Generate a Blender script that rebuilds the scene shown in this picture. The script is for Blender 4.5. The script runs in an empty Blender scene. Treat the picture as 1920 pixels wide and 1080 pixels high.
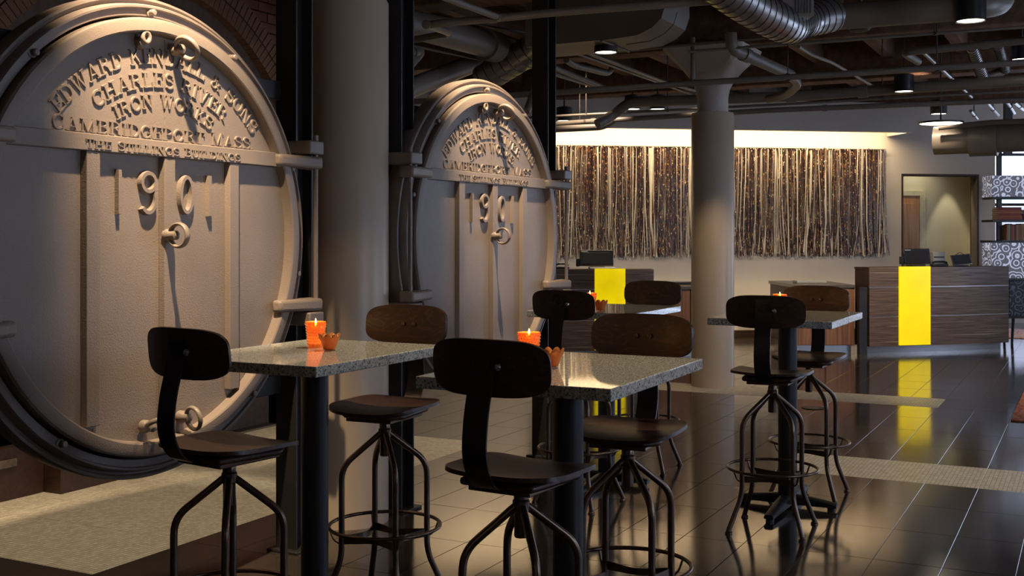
import bpy, math, random
from mathutils import Vector, Matrix
random.seed(7)
R = math.radians
S = bpy.context.scene
COL = S.collection

# ---------------------------------------------------------------- camera, world, exposure
F, CH, HY, YAW = 2130.0, 1.5, 445.0, R(27.1)
CA, SA = math.cos(YAW), math.sin(YAW)
cam = bpy.data.objects.new('camera', bpy.data.cameras.new('camera'))
COL.objects.link(cam)
cam.location = (0, 0, CH)
cam.rotation_euler = (R(90), 0, YAW)
cam.data.sensor_width = 36
cam.data.lens = F / 1920 * 36
cam.data.shift_y = -(540 - HY) / 1920
cam.data.clip_start = .05
S.camera = cam
S.view_settings.view_transform = 'Standard'
S.view_settings.look = 'None'
S.view_settings.exposure = 0.0
S.view_settings.gamma = 1.0
S.view_settings.use_curve_mapping = False
W = bpy.data.worlds.new('sky')
S.world = W
W.use_nodes = True
W.node_tree.nodes['Background'].inputs[0].default_value = (.62, .74, 1.0, 1)
W.node_tree.nodes['Background'].inputs[1].default_value = 4.5


def at(px, py, D):
    """point at depth D on the sight line of a photograph position"""
    X = (px - 960) * D / F
    return Vector((CA * X - SA * D, SA * X + CA * D, CH - (py - HY) * D / F))


def atz(px, py, z):
    return at(px, py, (CH - z) * F / (py - HY))


def xd(X, D, z=0.0):
    return Vector((CA * X - SA * D, SA * X + CA * D, z))


def proj(p):
    X = CA * p[0] + SA * p[1]
    D = -SA * p[0] + CA * p[1]
    if D < .1:
        return None
    return 960 + X * F / D, HY + (CH - p[2]) * F / D, D


def lamp(kind, loc, energy, color, target=None, name='lamp', **kw):
    d = bpy.data.lights.new(name, kind)
    d.energy = energy
    d.color = color
    for k, v in kw.items():
        setattr(d, k, v)
    o = bpy.data.objects.new(name, d)
    o.location = loc
    if target is not None:
        o.rotation_euler = (Vector(target) - Vector(loc)).to_track_quat('-Z', 'Y').to_euler()
    COL.objects.link(o)
    return o


WARM = (1.0, .74, .48)
WARM2 = (1.0, .80, .58)
DAY = (.45, .60, 1.0)


def spot(loc, tgt, e, deg, blend=.4, col=WARM, size=.03):
    return lamp('SPOT', loc, e, col, tgt, 'ceiling_spot', spot_size=R(deg), spot_blend=blend, shadow_soft_size=size)


# spots grazing the two round doors
spot((-2.72, 3.02, 3.55), (-3.32, 3.46, 2.05), 780, 43, .95)
spot((-2.70, 5.62, 3.55), (-3.28, 6.12, 2.05), 560, 43, .95)
# spots on the pale mosaic behind the doors
spot((-4.35, 4.30, 3.5), (-4.75, 4.35, 0), 200, 42, .25, WARM2)
spot((-4.55, 6.5, 3.5), (-4.8, 6.6, 0), 140, 46, .3, WARM2)
# spots over the tables
spot((-2.20, 4.35, 3.5), (-2.60, 3.50, 1.0), 210, 36, .8)
spot((-1.1, 4.45, 3.5), (-1.54, 3.42, 1.0), 170, 30, .8)
spot((-2.2, 7.5, 3.5), (-2.64, 6.4, 1.0), 60, 26, .8)
spot((-1.1, 7.3, 3.5), (-1.5, 6.25, 1.0), 90, 32, .8)
spot((-1.3, 3.2, 3.5), (-3.45, 4.95, .35), 32, 26, .5)
spot((-2.0, 9.0, 3.5), (-3.40, 11.1, .7), 150, 30, .7)
# cove light behind the soffit, washing the far wall
_w0, _w1 = xd(.2, 16.2), xd(6.2, 17.1)
_dir = (xd(5.8, 17.2) - xd(.2, 16.31)).normalized()
cv = lamp('AREA', (0, 0, 0), 135, (1.0, .78, .50), None, 'cove_light', shape='RECTANGLE', size=6.0, size_y=.06)
cv.location = xd(3.0, 16.58, 3.42)
cv.rotation_euler = (R(-8), 0, math.atan2(_dir.y, _dir.x))
# daylight through the windows of the right-hand side
for _v, _e in ((4.0, 4), (9.5, 13), (15.0, 16)):
    lamp('AREA', (4.1, _v, 2.1), _e, DAY, (0, _v, 1.9), 'window_daylight', shape='RECTANGLE', size=2.4, size_y=2.2)
# spot added to brighten the pale mosaic strip on the right
spot((.1, 7.4, 3.6), (-.2, 7.6, 0), 85, 60, .8, WARM2, .05)
lamp('AREA', (.5, -2.0, 3.4), 5, WARM, (-2.0, 5.0, 1.0), 'lobby_fill', shape='RECTANGLE', size=4.0, size_y=2.0)  # warm ambient fill added for the unseen lobby behind the camera
for _X, _e in ((.9, 190), (2.3, 160), (3.6, 180), (4.7, 270), (5.8, 270)):  # row of spots added to brighten the desks and the far wall
    spot(xd(_X, 12.9, 3.6), xd(_X + .1, 15.2, .7), _e, 62, .8, WARM2, .05)

# ---------------------------------------------------------------- materials
MATS = {}


def nt(name):
    m = bpy.data.materials.new(name)
    m.use_nodes = True
    t = m.node_tree
    b = t.nodes['Principled BSDF']
    return m, t, b


def N(t, typ, **kw):
    n = t.nodes.new(typ)
    for k, v in kw.items():
        if k in n.inputs.keys():
            n.inputs[k].default_value = v
        else:
            setattr(n, k, v)
    return n


def coords(t, scale=(1, 1, 1), kind='Object'):
    tc = t.nodes.new('ShaderNodeTexCoord')
    mp = t.nodes.new('ShaderNodeMapping')
    mp.inputs['Scale'].default_value = scale
    t.links.new(tc.outputs[kind], mp.inputs[0])
    return mp.outputs[0]


def ramp(t, fac, stops):
    r = t.nodes.new('ShaderNodeValToRGB')
    t.links.new(fac, r.inputs[0])
    e = r.color_ramp.elements
    while len(e) < len(stops):
        e.new(.5)
    for i, (p, c) in enumerate(stops):
        e[i].position = p
        e[i].color = (*c, 1)
    return r.outputs[0]


def bump(t, b, h, strength, dist=.01):
    n = N(t, 'ShaderNodeBump')
    n.inputs['Strength'].default_value = strength
    n.inputs['Distance'].default_value = dist
    t.links.new(h, n.inputs['Height'])
    t.links.new(n.outputs[0], b.inputs['Normal'])


def plain(name, c, rough=.5, metal=0.0, var=.12, scale=8.0, bscale=None, bstr=.2, bdist=.002, sv=(1, 1, 1), spec=.5, coat=0.0):
    if name in MATS:
        return MATS[name]
    m, t, b = nt(name)
    co = coords(t, sv)
    n = N(t, 'ShaderNodeTexNoise', Scale=scale, Detail=5.0)
    t.links.new(co, n.inputs['Vector'])
    lo = tuple(x * (1 - var) for x in c)
    hi = tuple(min(1, x * (1 + var)) for x in c)
    t.links.new(ramp(t, n.outputs[0], [(.3, lo), (.7, hi)]), b.inputs['Base Color'])
    b.inputs['Roughness'].default_value = rough
    b.inputs['Metallic'].default_value = metal
    b.inputs['Specular IOR Level'].default_value = spec
    b.inputs['Coat Weight'].default_value = coat
    if bscale:
        n2 = N(t, 'ShaderNodeTexNoise', Scale=bscale, Detail=3.0)
        t.links.new(co, n2.inputs['Vector'])
        bump(t, b, n2.outputs[0], bstr, bdist)
    MATS[name] = m
    return m


def emit(name, c, s):
    m, t, b = nt(name)
    b.inputs['Base Color'].default_value = (*c, 1)
    b.inputs['Emission Color'].default_value = (*c, 1)
    b.inputs['Emission Strength'].default_value = s
    MATS[name] = m
    return m


M_IRON = plain('cast_iron_paint', (.25, .203, .165), .40, 0, .10, 3.0, 170, .45, .003)
M_IRON2 = plain('cast_iron_frame_paint', (.22, .178, .15), .40, 0, .15, 4.0, 60, .4, .003)
M_RUST = plain('rusty_gap', (.12, .05, .03), .7, 0, .4, 30)
M_STEELK = plain('black_steel', (.022, .02, .02), .42, 0, .2, 5)
M_STOOL = plain('bronzed_steel', (.17, .115, .085), .30, .85, .2, 10)
M_BAR = plain('dark_flat_steel', (.06, .048, .04), .24, .6, .2, 10)
M_PIPE = plain('pipe_paint', (.19, .16, .13), .38, 0, .12, 4)
M_DUCT = plain('duct_paint', (.21, .175, .14), .42, .1, .12, 3)
M_DUCTM = plain('galvanised_duct', (.52, .50, .48), .30, .9, .10, 4)
M_SEAM = plain('duct_seam', (.07, .06, .055), .5, .4)
M_PLAS = plain('wall_plaster', (.63, .57, .49), .85, 0, .04, 2, 40, .15, .002)
M_COLM = plain('column_paint', (.52, .42, .31), .36, 0, .05, 2)
M_CAP = plain('capital_paint', (.52, .45, .38), .6, 0, .08, 4, 50, .5, .006)
M_BLK = plain('black_plastic', (.012, .012, .014), .32, 0, .1)
M_GRYP = plain('grey_plastic', (.35, .36, .34), .45, 0, .1)
M_CHROME = plain('brushed_steel', (.55, .55, .56), .28, 1, .1, 4, sv=(1, 1, 20))
M_BEAM = plain('old_timber', (.17, .085, .045), .75, 0, .35, 3, 30, .6, .01, sv=(4, .6, 4))
M_DECK = plain('timber_deck', (.12, .06, .034), .8, 0, .35, 3, sv=(6, .5, 6))
M_BRICK = plain('old_brick', (.20, .075, .045), .85, 0, .35, 2.3, 60, .6, .006, sv=(1, 1, 1))
M_BRICK2 = plain('arch_brick', (.25, .12, .06), .85, 0, .3, 2.3, 60, .6, .006)
M_MORT = plain('mortar', (.15, .10, .075), .9, 0, .2, 20)
M_DWOOD = plain('dark_stained_wood', (.040, .018, .011), .5, 0, .3, 4, sv=(1, 8, 8))
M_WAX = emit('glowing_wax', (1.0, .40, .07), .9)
M_FLAME = emit('flame', (1.0, .66, .25), 30)
M_LENS = emit('lamp_lens', (1.0, .93, .72), 6.0)
M_PAPER = plain('paper', (.6, .6, .62), .6)
M_DARKROOM = plain('dark_void', (.02, .016, .014), .9)


def mat_wood(name, c1, c2, rough=.42, sc=(2.2, 9, 9), rings=6.0, coat=.06):
    m, t, b = nt(name)
    co = coords(t, sc)
    n = N(t, 'ShaderNodeTexNoise', Scale=1.6, Detail=3.0, Distortion=1.4)
    t.links.new(co, n.inputs['Vector'])
    w = N(t, 'ShaderNodeMath', operation='MULTIPLY')
    w.inputs[1].default_value = rings * 6
    t.links.new(n.outputs[0], w.inputs[0])
    s = N(t, 'ShaderNodeMath', operation='SINE')
    t.links.new(w.outputs[0], s.inputs[0])
    a = N(t, 'ShaderNodeMath', operation='MULTIPLY_ADD')
    a.inputs[1].default_value = .5
    a.inputs[2].default_value = .5
    t.links.new(s.outputs[0], a.inputs[0])
    t.links.new(ramp(t, a.outputs[0], [(0, c1), (.75, c1), (1, c2)]), b.inputs['Base Color'])
    b.inputs['Roughness'].default_value = rough
    b.inputs['Coat Weight'].default_value = coat
    b.inputs['Coat Roughness'].default_value = .2
    bump(t, b, a.outputs[0], .05, .001)
    MATS[name] = m
    return m


M_SEAT = mat_wood('dark_walnut_ply', (.044, .017, .008), (.085, .036, .017))


def mat_veneer(name, cols, zs=38.0, xs=.6):
    m, t, b = nt(name)
    co = coords(t, (xs, xs, zs))
    n = N(t, 'ShaderNodeTexNoise', Scale=1.5, Detail=4.0, Distortion=.15)
    t.links.new(co, n.inputs['Vector'])
    t.links.new(ramp(t, n.outputs[0], [(.32, cols[0]), (.46, cols[1]), (.55, cols[0]), (.66, cols[2])]), b.inputs['Base Color'])
    b.inputs['Roughness'].default_value = .38
    MATS[name] = m
    return m


M_ZEB = mat_veneer('striped_dark_veneer', ((.060, .034, .022), (.19, .12, .08), (.33, .235, .17)))
M_TEAK = mat_veneer('orange_brown_veneer', ((.22, .10, .048), (.30, .145, .072), (.17, .07, .033)), .7, 22)
M_DOORW = mat_veneer('interior_door_wood', ((.46, .22, .07), (.56, .29, .11), (.36, .16, .05)), .8, 14)


def mat_granite():
    m, t, b = nt('speckled_granite')
    co = coords(t)
    n = N(t, 'ShaderNodeTexNoise', Scale=150.0, Detail=3.0, Roughness=.7)
    n2 = N(t, 'ShaderNodeTexNoise', Scale=45.0, Detail=4.0)
    v = N(t, 'ShaderNodeTexVoronoi', Scale=120.0)
    for x in (n, n2, v):
        t.links.new(co, x.inputs['Vector'])
    a = ramp(t, n.outputs[0], [(.37, (.04, .045, .04)), (.43, (.36, .39, .34)), (.50, (.64, .67, .60)), (.66, (.84, .85, .78))])
    c = ramp(t, n2.outputs[0], [(.38, (.45, .48, .44)), (.62, (1, 1, 1))])
    mx = N(t, 'ShaderNodeMix', data_type='RGBA', blend_type='MULTIPLY')
    mx.inputs[0].default_value = .45
    t.links.new(a, mx.inputs[6])
    t.links.new(c, mx.inputs[7])
    t.links.new(mx.outputs[2], b.inputs['Base Color'])
    b.inputs['Roughness'].default_value = .045
    b.inputs['Specular IOR Level'].default_value = .75
    MATS['granite'] = m
    return m


M_GRAN = mat_granite()


def mat_tile():
    m, t, b = nt('polished_dark_tile')
    co = coords(t, kind='Generated')
    oi = t.nodes.new('ShaderNodeObjectInfo')
    geo = t.nodes.new('ShaderNodeNewGeometry')
    co = geo.outputs['Position']
    n = N(t, 'ShaderNodeTexNoise', Scale=2.2, Detail=6.0, Roughness=.65)
    t.links.new(co, n.inputs['Vector'])
    n2 = N(t, 'ShaderNodeTexNoise', Scale=260.0, Detail=2.0)
    t.links.new(co, n2.inputs['Vector'])
    add = N(t, 'ShaderNodeMath', operation='MULTIPLY_ADD')
    add.inputs[1].default_value = .25
    t.links.new(geo.outputs['Random Per Island'], add.inputs[0])
    t.links.new(n.outputs[0], add.inputs[2])
    t.links.new(ramp(t, add.outputs[0], [(.35, (.036, .028, .023)), (.85, (.066, .053, .043))]), b.inputs['Base Color'])
    t.links.new(ramp(t, n.outputs[0], [(.3, (.07, .07, .07)), (.7, (.12, .12, .12))]), b.inputs['Roughness'])
    b.inputs['Specular IOR Level'].default_value = .80
    bump(t, b, n2.outputs[0], .09, .001)
    MATS['tile'] = m
    return m


M_TILE = mat_tile()
M_GROUT = plain('grout', (.17, .145, .12), .7)


def mat_mosaic():
    m, t, b = nt('cream_mosaic')
    geo = t.nodes.new('ShaderNodeNewGeometry')
    mp = t.nodes.new('ShaderNodeMapping')
    mp.inputs['Scale'].default_value = (39.37, 39.37, 39.37)
    t.links.new(geo.outputs['Position'], mp.inputs[0])
    wn = N(t, 'ShaderNodeTexWhiteNoise')
    fl = N(t, 'ShaderNodeVectorMath', operation='FLOOR')
    fr = N(t, 'ShaderNodeVectorMath', operation='FRACTION')
    t.links.new(mp.outputs[0], fl.inputs[0])
    t.links.new(mp.outputs[0], fr.inputs[0])
    cl = N(t, 'ShaderNodeVectorMath', operation='MULTIPLY')
    cl.inputs[1].default_value = (1, 1, 0)
    t.links.new(fl.outputs[0], cl.inputs[0])
    t.links.new(cl.outputs[0], wn.inputs['Vector'])
    base = ramp(t, wn.outputs['Value'], [(0, (.56, .50, .36)), (1, (.76, .70, .55))])
    sp = t.nodes.new('ShaderNodeSeparateXYZ')
    t.links.new(fr.outputs[0], sp.inputs[0])
    mins = []
    for ax in (0, 1):
        g = N(t, 'ShaderNodeMath', operation='GREATER_THAN')
        g.inputs[1].default_value = .1
        t.links.new(sp.outputs[ax], g.inputs[0])
        mins.append(g)
    mul = N(t, 'ShaderNodeMath', operation='MULTIPLY')
    t.links.new(mins[0].outputs[0], mul.inputs[0])
    t.links.new(mins[1].outputs[0], mul.inputs[1])
    mx = N(t, 'ShaderNodeMix', data_type='RGBA')
    t.links.new(mul.outputs[0], mx.inputs[0])
    mx.inputs[6].default_value = (.16, .135, .085, 1)
    t.links.new(base, mx.inputs[7])
    t.links.new(mx.outputs[2], b.inputs['Base Color'])
    b.inputs['Roughness'].default_value = .38
    bump(t, b, mul.outputs[0], .3, .002)
    MATS['mosaic'] = m
    return m


M_MOS = mat_mosaic()


def mat_yellow():
    m, t, b = nt('backlit_yellow_resin')
    co = coords(t, (1, 1, 1))
    n = N(t, 'ShaderNodeTexNoise', Scale=70.0, Detail=2.0)
    n2 = N(t, 'ShaderNodeTexNoise', Scale=5.0, Detail=2.0)
    t.links.new(co, n.inputs['Vector'])
    t.links.new(co, n2.inputs['Vector'])
    c = ramp(t, n.outputs[0], [(.3, (.74, .52, .0)), (.7, (.92, .72, .0))])
    t.links.new(c, b.inputs['Base Color'])
    t.links.new(c, b.inputs['Emission Color'])
    mr = N(t, 'ShaderNodeMapRange')
    mr.inputs['From Min'].default_value = .3
    mr.inputs['From Max'].default_value = .7
    mr.inputs['To Min'].default_value = .72
    mr.inputs['To Max'].default_value = .95
    t.links.new(n2.outputs[0], mr.inputs[0])
    t.links.new(mr.outputs[0], b.inputs['Emission Strength'])
    b.inputs['Roughness'].default_value = .3
    bump(t, b, n.outputs[0], .3, .003)
    return m


M_YEL = mat_yellow()


def mat_beads():
    m, t, b = nt('bead_strings')
    geo = t.nodes.new('ShaderNodeNewGeometry')
    sp = t.nodes.new('ShaderNodeSeparateXYZ')
    t.links.new(geo.outputs['Position'], sp.inputs[0])
    z = N(t, 'ShaderNodeMath', operation='MULTIPLY')
    z.inputs[1].default_value = 62.0
    t.links.new(sp.outputs[2], z.inputs[0])
    off = N(t, 'ShaderNodeMath', operation='MULTIPLY_ADD')
    off.inputs[1].default_value = 977.0
    t.links.new(geo.outputs['Random Per Island'], off.inputs[0])
    t.links.new(z.outputs[0], off.inputs[2])
    fl = N(t, 'ShaderNodeMath', operation='FLOOR')
    t.links.new(off.outputs[0], fl.inputs[0])
    wn = N(t, 'ShaderNodeTexWhiteNoise', noise_dimensions='1D')
    t.links.new(fl.outputs[0], wn.inputs['W'])
    c = ramp(t, wn.outputs['Value'], [(0, (.020, .009, .006)), (.40, (.055, .018, .010)), (.56, (.14, .035, .018)), (.66, (.03, .014, .010)),
                                      (.78, (.26, .10, .03)), (.86, (.42, .28, .08)), (.91, (.05, .03, .04)), (.965, (.65, .55, .38))])
    for e in t.nodes:
        if e.type == 'VALTORGB':
            e.color_ramp.interpolation = 'CONSTANT'
    t.links.new(c, b.inputs['Base Color'])
    b.inputs['Roughness'].default_value = .28
    return m


M_BEAD = mat_beads()
M_RIB = plain('cream_ribbon', (.50, .44, .36), .5, 0, .2, 4)


def mat_orange_glass():
    m, t, b = nt('orange_hobnail_glass')
    b.inputs['Base Color'].default_value = (1.0, .36, .06, 1)
    b.inputs['Transmission Weight'].default_value = .55
    b.inputs['Roughness'].default_value = .15
    b.inputs['IOR'].default_value = 1.3
    b.inputs['Subsurface Weight'].default_value = .0
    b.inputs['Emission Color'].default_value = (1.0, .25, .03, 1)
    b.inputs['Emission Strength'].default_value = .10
    v = N(t, 'ShaderNodeTexVoronoi', Scale=110.0)
    t.links.new(coords(t), v.inputs['Vector'])
    bump(t, b, v.outputs[0], .6, .004)
    return m


M_OGL = mat_orange_glass()


def mat_amber():
    m, t, b = nt('amber_petal_glass')
    b.inputs['Base Color'].default_value = (1.0, .42, .12, 1)
    b.inputs['Transmission Weight'].default_value = .6
    b.inputs['Roughness'].default_value = .12
    b.inputs['IOR'].default_value = 1.3
    return m


M_AMB = mat_amber()


def mat_glass():
    m, t, b = nt('window_pane_glass')
    tr = t.nodes.new('ShaderNodeBsdfTransparent')
    gl = t.nodes.new('ShaderNodeBsdfGlossy')
    gl.inputs['Roughness'].default_value = .02
    mx = t.nodes.new('ShaderNodeMixShader')
    mx.inputs[0].default_value = .06
    t.links.new(tr.outputs[0], mx.inputs[1])
    t.links.new(gl.outputs[0], mx.inputs[2])
    t.links.new(mx.outputs[0], t.nodes['Material Output'].inputs[0])
    return m


M_GLASS = mat_glass()


def mat_lace(name, c1, c2, e=0.0):
    m, t, b = nt(name)
    v = N(t, 'ShaderNodeTexVoronoi', Scale=9.0, feature='F1')
    t.links.new(coords(t), v.inputs['Vector'])
    w = N(t, 'ShaderNodeMath', operation='MULTIPLY')
    w.inputs[1].default_value = 19.0
    t.links.new(v.outputs['Distance'], w.inputs[0])
    s = N(t, 'ShaderNodeMath', operation='SINE')
    t.links.new(w.outputs[0], s.inputs[0])
    c = ramp(t, s.outputs[0], [(0, c1), (.45, c1), (.55, c2), (1, c2)])
    t.links.new(c, b.inputs['Base Color'])
    if e:
        t.links.new(c, b.inputs['Emission Color'])
        b.inputs['Emission Strength'].default_value = e
    b.inputs['Roughness'].default_value = .5
    return m


M_LACE = mat_lace('swirl_patterned_panel', (.12, .12, .14), (.62, .66, .85), .55)
M_LACE2 = mat_lace('dim_swirl_panel', (.03, .028, .028), (.22, .22, .25))


def mat_rug(name, a, b_, c_):
    m, t, b = nt(name)
    n = N(t, 'ShaderNodeTexNoise', Scale=7.0, Detail=5.0)
    t.links.new(coords(t, (3, .8, 1)), n.inputs['Vector'])
    t.links.new(ramp(t, n.outputs[0], [(.35, a), (.5, b_), (.65, c_)]), b.inputs['Base Color'])
    b.inputs['Roughness'].default_value = .95
    return m


M_RUG = mat_rug('orange_rug', (.30, .05, .02), (.55, .13, .04), (.45, .25, .14))
M_RUG2 = mat_rug('faded_pink_rug', (.45, .16, .10), (.6, .33, .26), (.55, .42, .38))


# ---------------------------------------------------------------- geometry helpers
class MB:
    def __init__(s):
        s.v, s.f, s.mi, s.cur = [], [], [], 0

    def add(s, vs, fs):
        o = len(s.v)
        s.v += [tuple(v) for v in vs]
        s.f += [tuple(i + o for i in f) for f in fs]
        s.mi += [s.cur] * len(fs)

    def box(s, x0, x1, y0, y1, z0, z1, M=None):
        vs = [Vector((x, y, z)) for z in (z0, z1) for y in (y0, y1) for x in (x0, x1)]
        if M:
            vs = [M @ v for v in vs]
        s.add(vs, [(0, 2, 3, 1), (4, 5, 7, 6), (0, 1, 5, 4), (2, 6, 7, 3), (0, 4, 6, 2), (1, 3, 7, 5)])
        return s

    def hexa(s, b, t):
        s.add(list(b) + list(t), [(3, 2, 1, 0), (4, 5, 6, 7), (0, 1, 5, 4), (1, 2, 6, 5), (2, 3, 7, 6), (3, 0, 4, 7)])
        return s

    def lathe(s, prof, n=32, M=None, close=False, a0=0, a1=2 * math.pi):
        """prof: (r, h) about the local Z axis"""
        full = abs(a1 - a0 - 2 * math.pi) < 1e-6
        k = n if full else n + 1
        vs = []
        for r, h in prof:
            for i in range(k):
                a = a0 + (a1 - a0) * i / n
                vs.append(Vector((r * math.cos(a), r * math.sin(a), h)))
        if M:
            vs = [M @ v for v in vs]
        fs = []
        m = len(prof)
        for j in range(m if close else m - 1):
            for i in range(n):
                i2 = (i + 1) % k
                a, b = j * k, ((j + 1) % m) * k
                fs.append((a + i, a + i2, b + i2, b + i))
        s.add(vs, fs)
        return s

    def cyl(s, p0, p1, r, n=16, r1=None):
        return s.tube([p0, p1], r, n, r1=r1)

    def tube(s, pts, r, n=12, caps=True, closed=False, r1=None, flat=None):
        pts = [Vector(p) for p in pts]
        m = len(pts)
        vs, fs = [], []
        up = None
        for i, p in enumerate(pts):
            if closed:
                d = pts[(i + 1) % m] - pts[i - 1]
            else:
                d = pts[min(i + 1, m - 1)] - pts[max(i - 1, 0)]
            d.normalize()
            if up is None:
                up = Vector((0, 0, 1)) if abs(d.z) < .9 else Vector((1, 0, 0))
            x = up.cross(d)
            if x.length < 1e-5:
                x = Vector((1, 0, 0)).cross(d)
            x.normalize()
            y = d.cross(x)
            up = y
            rr = r if r1 is None else r + (r1 - r) * i / (m - 1)
            for k in range(n):
                a = 2 * math.pi * k / n
                vs.append(p + x * (math.cos(a) * rr) + y * (math.sin(a) * rr * (flat or 1)))
        for i in range(m if closed else m - 1):
            for k in range(n):
                a, b = i * n, ((i + 1) % m) * n
                fs.append((a + k, a + (k + 1) % n, b + (k + 1) % n, b + k))
        if caps and not closed:
            fs.append(tuple(range(n - 1, -1, -1)))
            fs.append(tuple((m - 1) * n + k for k in range(n)))
        s.add(vs, fs)
        return s

    def prism(s, outline, h0, h1, M=None):
        """outline in local XY, extruded along Z"""
        n = len(outline)
        vs = [Vector((x, y, h0)) for x, y in outline] + [Vector((x, y, h1)) for x, y in outline]
        if M:
            vs = [M @ v for v in vs]
        s.add(vs, [tuple(range(n - 1, -1, -1)), tuple(range(n, 2 * n))] + [(i, (i + 1) % n, n + (i + 1) % n, n + i) for i in range(n)])
        return s

    def sheet(s, grid, th):
        """grid[i][j] of points; gives a thick sheet"""
        ni, nj = len(grid), len(grid[0])
        P = [[Vector(p) for p in row] for row in grid]
        nr = [[None] * nj for _ in range(ni)]
        for i in range(ni):
            for j in range(nj):
                a = P[min(i + 1, ni - 1)][j] - P[max(i - 1, 0)][j]
                b = P[i][min(j + 1, nj - 1)] - P[i][max(j - 1, 0)]
                c = a.cross(b)
                if c.length < 1e-9:
                    c = Vector((0, 0, 1))
                nr[i][j] = c.normalized()
        top = [P[i][j] + nr[i][j] * th / 2 for i in range(ni) for j in range(nj)]
        bot = [P[i][j] - nr[i][j] * th / 2 for i in range(ni) for j in range(nj)]
        o = ni * nj
        fs = []
        for i in range(ni - 1):
            for j in range(nj - 1):
                a, b, c, d = i * nj + j, (i + 1) * nj + j, (i + 1) * nj + j + 1, i * nj + j + 1
                fs += [(a, b, c, d), (o + d, o + c, o + b, o + a)]
        per = [(i, 0) for i in range(ni)] + [(ni - 1, j) for j in range(1, nj)] + [(i, nj - 1) for i in range(ni - 2, -1, -1)] + [(0, j) for j in range(nj - 2, 0, -1)]
        ids = [i * nj + j for i, j in per]
        for k in range(len(ids)):
            a, b = ids[k], ids[(k + 1) % len(ids)]
            fs.append((b, a, o + a, o + b))
        s.add(top + bot, fs)
        return s

    def mesh(s, name, mats, smooth=35):
        me = bpy.data.meshes.new(name)
        me.from_pydata(s.v, [], s.f)
        for m in (mats if isinstance(mats, (list, tuple)) else [mats]):
            me.materials.append(m)
        if any(s.mi):
            me.polygons.foreach_set('material_index', s.mi)
        me.validate()
        if smooth:
            me.polygons.foreach_set('use_smooth', [True] * len(me.polygons))
            me.set_sharp_from_angle(angle=R(smooth))
        me.update()
        return me

    def build(s, name, mats, parent=None, smooth=35, bevel=0, M=None, seg=2):
        o = bpy.data.objects.new(name, s.mesh(name, mats, smooth))
        COL.objects.link(o)
        if parent:
            o.parent = parent
        if M is not None:
            o.matrix_local = M
        if bevel:
            b = o.modifiers.new('bevel', 'BEVEL')
            b.width = bevel
            b.segments = seg
            b.limit_method = 'ANGLE'
            b.angle_limit = R(40)
        return o


def tag(o, label, cat, group=None, kind=None):
    o['label'] = label
    o['category'] = cat
    if group:
        o['group'] = group
    if kind:
        o['kind'] = kind
    return o


def thing(name, label, cat, loc=(0, 0, 0), rz=0, group=None):
    o = bpy.data.objects.new(name, None)
    o.empty_display_size = .1
    COL.objects.link(o)
    o.location = loc
    o.rotation_euler = (0, 0, rz)
    return tag(o, label, cat, group)


def struct(o, label=None):
    o['kind'] = 'structure'
    if label:
        o['label'] = label
        o['category'] = o.name.split('.')[0].split('_')[0]
    return o


def dup(root, loc, rz, label, group=None):
    def rec(o, par):
        c = o.copy()
        COL.objects.link(c)
        if par:
            c.parent = par
            c.matrix_parent_inverse = o.matrix_parent_inverse.copy()
        for ch in [x for x in KIDS.get(o, [])]:
            rec(ch, c)
        return c
    r = rec(root, None)
    r.location = loc
    r.rotation_euler = (0, 0, rz)
    r['label'] = label
    if group:
        r['group'] = group
    return r


KIDS = {}


def index_kids():
    KIDS.clear()
    for o in bpy.data.objects:
        if o.parent:
            KIDS.setdefault(o.parent, []).append(o)


def fillet(pts, rad, n=7):
    pts = [Vector(p) for p in pts]
    out = [pts[0]]
    for i in range(1, len(pts) - 1):
        a, b, c = pts[i - 1], pts[i], pts[i + 1]
        d1, d2 = (a - b), (c - b)
        L = min(rad, d1.length * .48, d2.length * .48)
        p0, p1 = b + d1.normalized() * L, b + d2.normalized() * L
        for k in range(n + 1):
            t = k / n
            out.append(p0 * (1 - t) ** 2 + b * 2 * t * (1 - t) + p1 * t * t)
    out.append(pts[-1])
    return out


# ---------------------------------------------------------------- floor: tiles and mosaic sheets, one by one
TU, TV = .305, .61
floor = struct(MB().box(-10, 4, -3, 22, -.08, -.004).build('floor', M_GROUT, smooth=0))


def slab(me_name, u0, u1, v0, v1, mat):
    g, h = .0011, .0010
    m = MB()
    cu, cv_ = (u1 - u0) / 2 - g, (v1 - v0) / 2 - g
    m.hexa([(-cu, -cv_, -.012), (cu, -cv_, -.012), (cu, cv_, -.012), (-cu, cv_, -.012)],
           [(-cu, -cv_, -h), (cu, -cv_, -h), (cu, cv_, -h), (-cu, cv_, -h)])
    cu2, cv2 = cu - .0012, cv_ - .0012
    m.hexa([(-cu, -cv_, -h), (cu, -cv_, -h), (cu, cv_, -h), (-cu, cv_, -h)],
           [(-cu2, -cv2, 0), (cu2, -cv2, 0), (cu2, cv2, 0), (-cu2, cv2, 0)])
    return m


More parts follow.
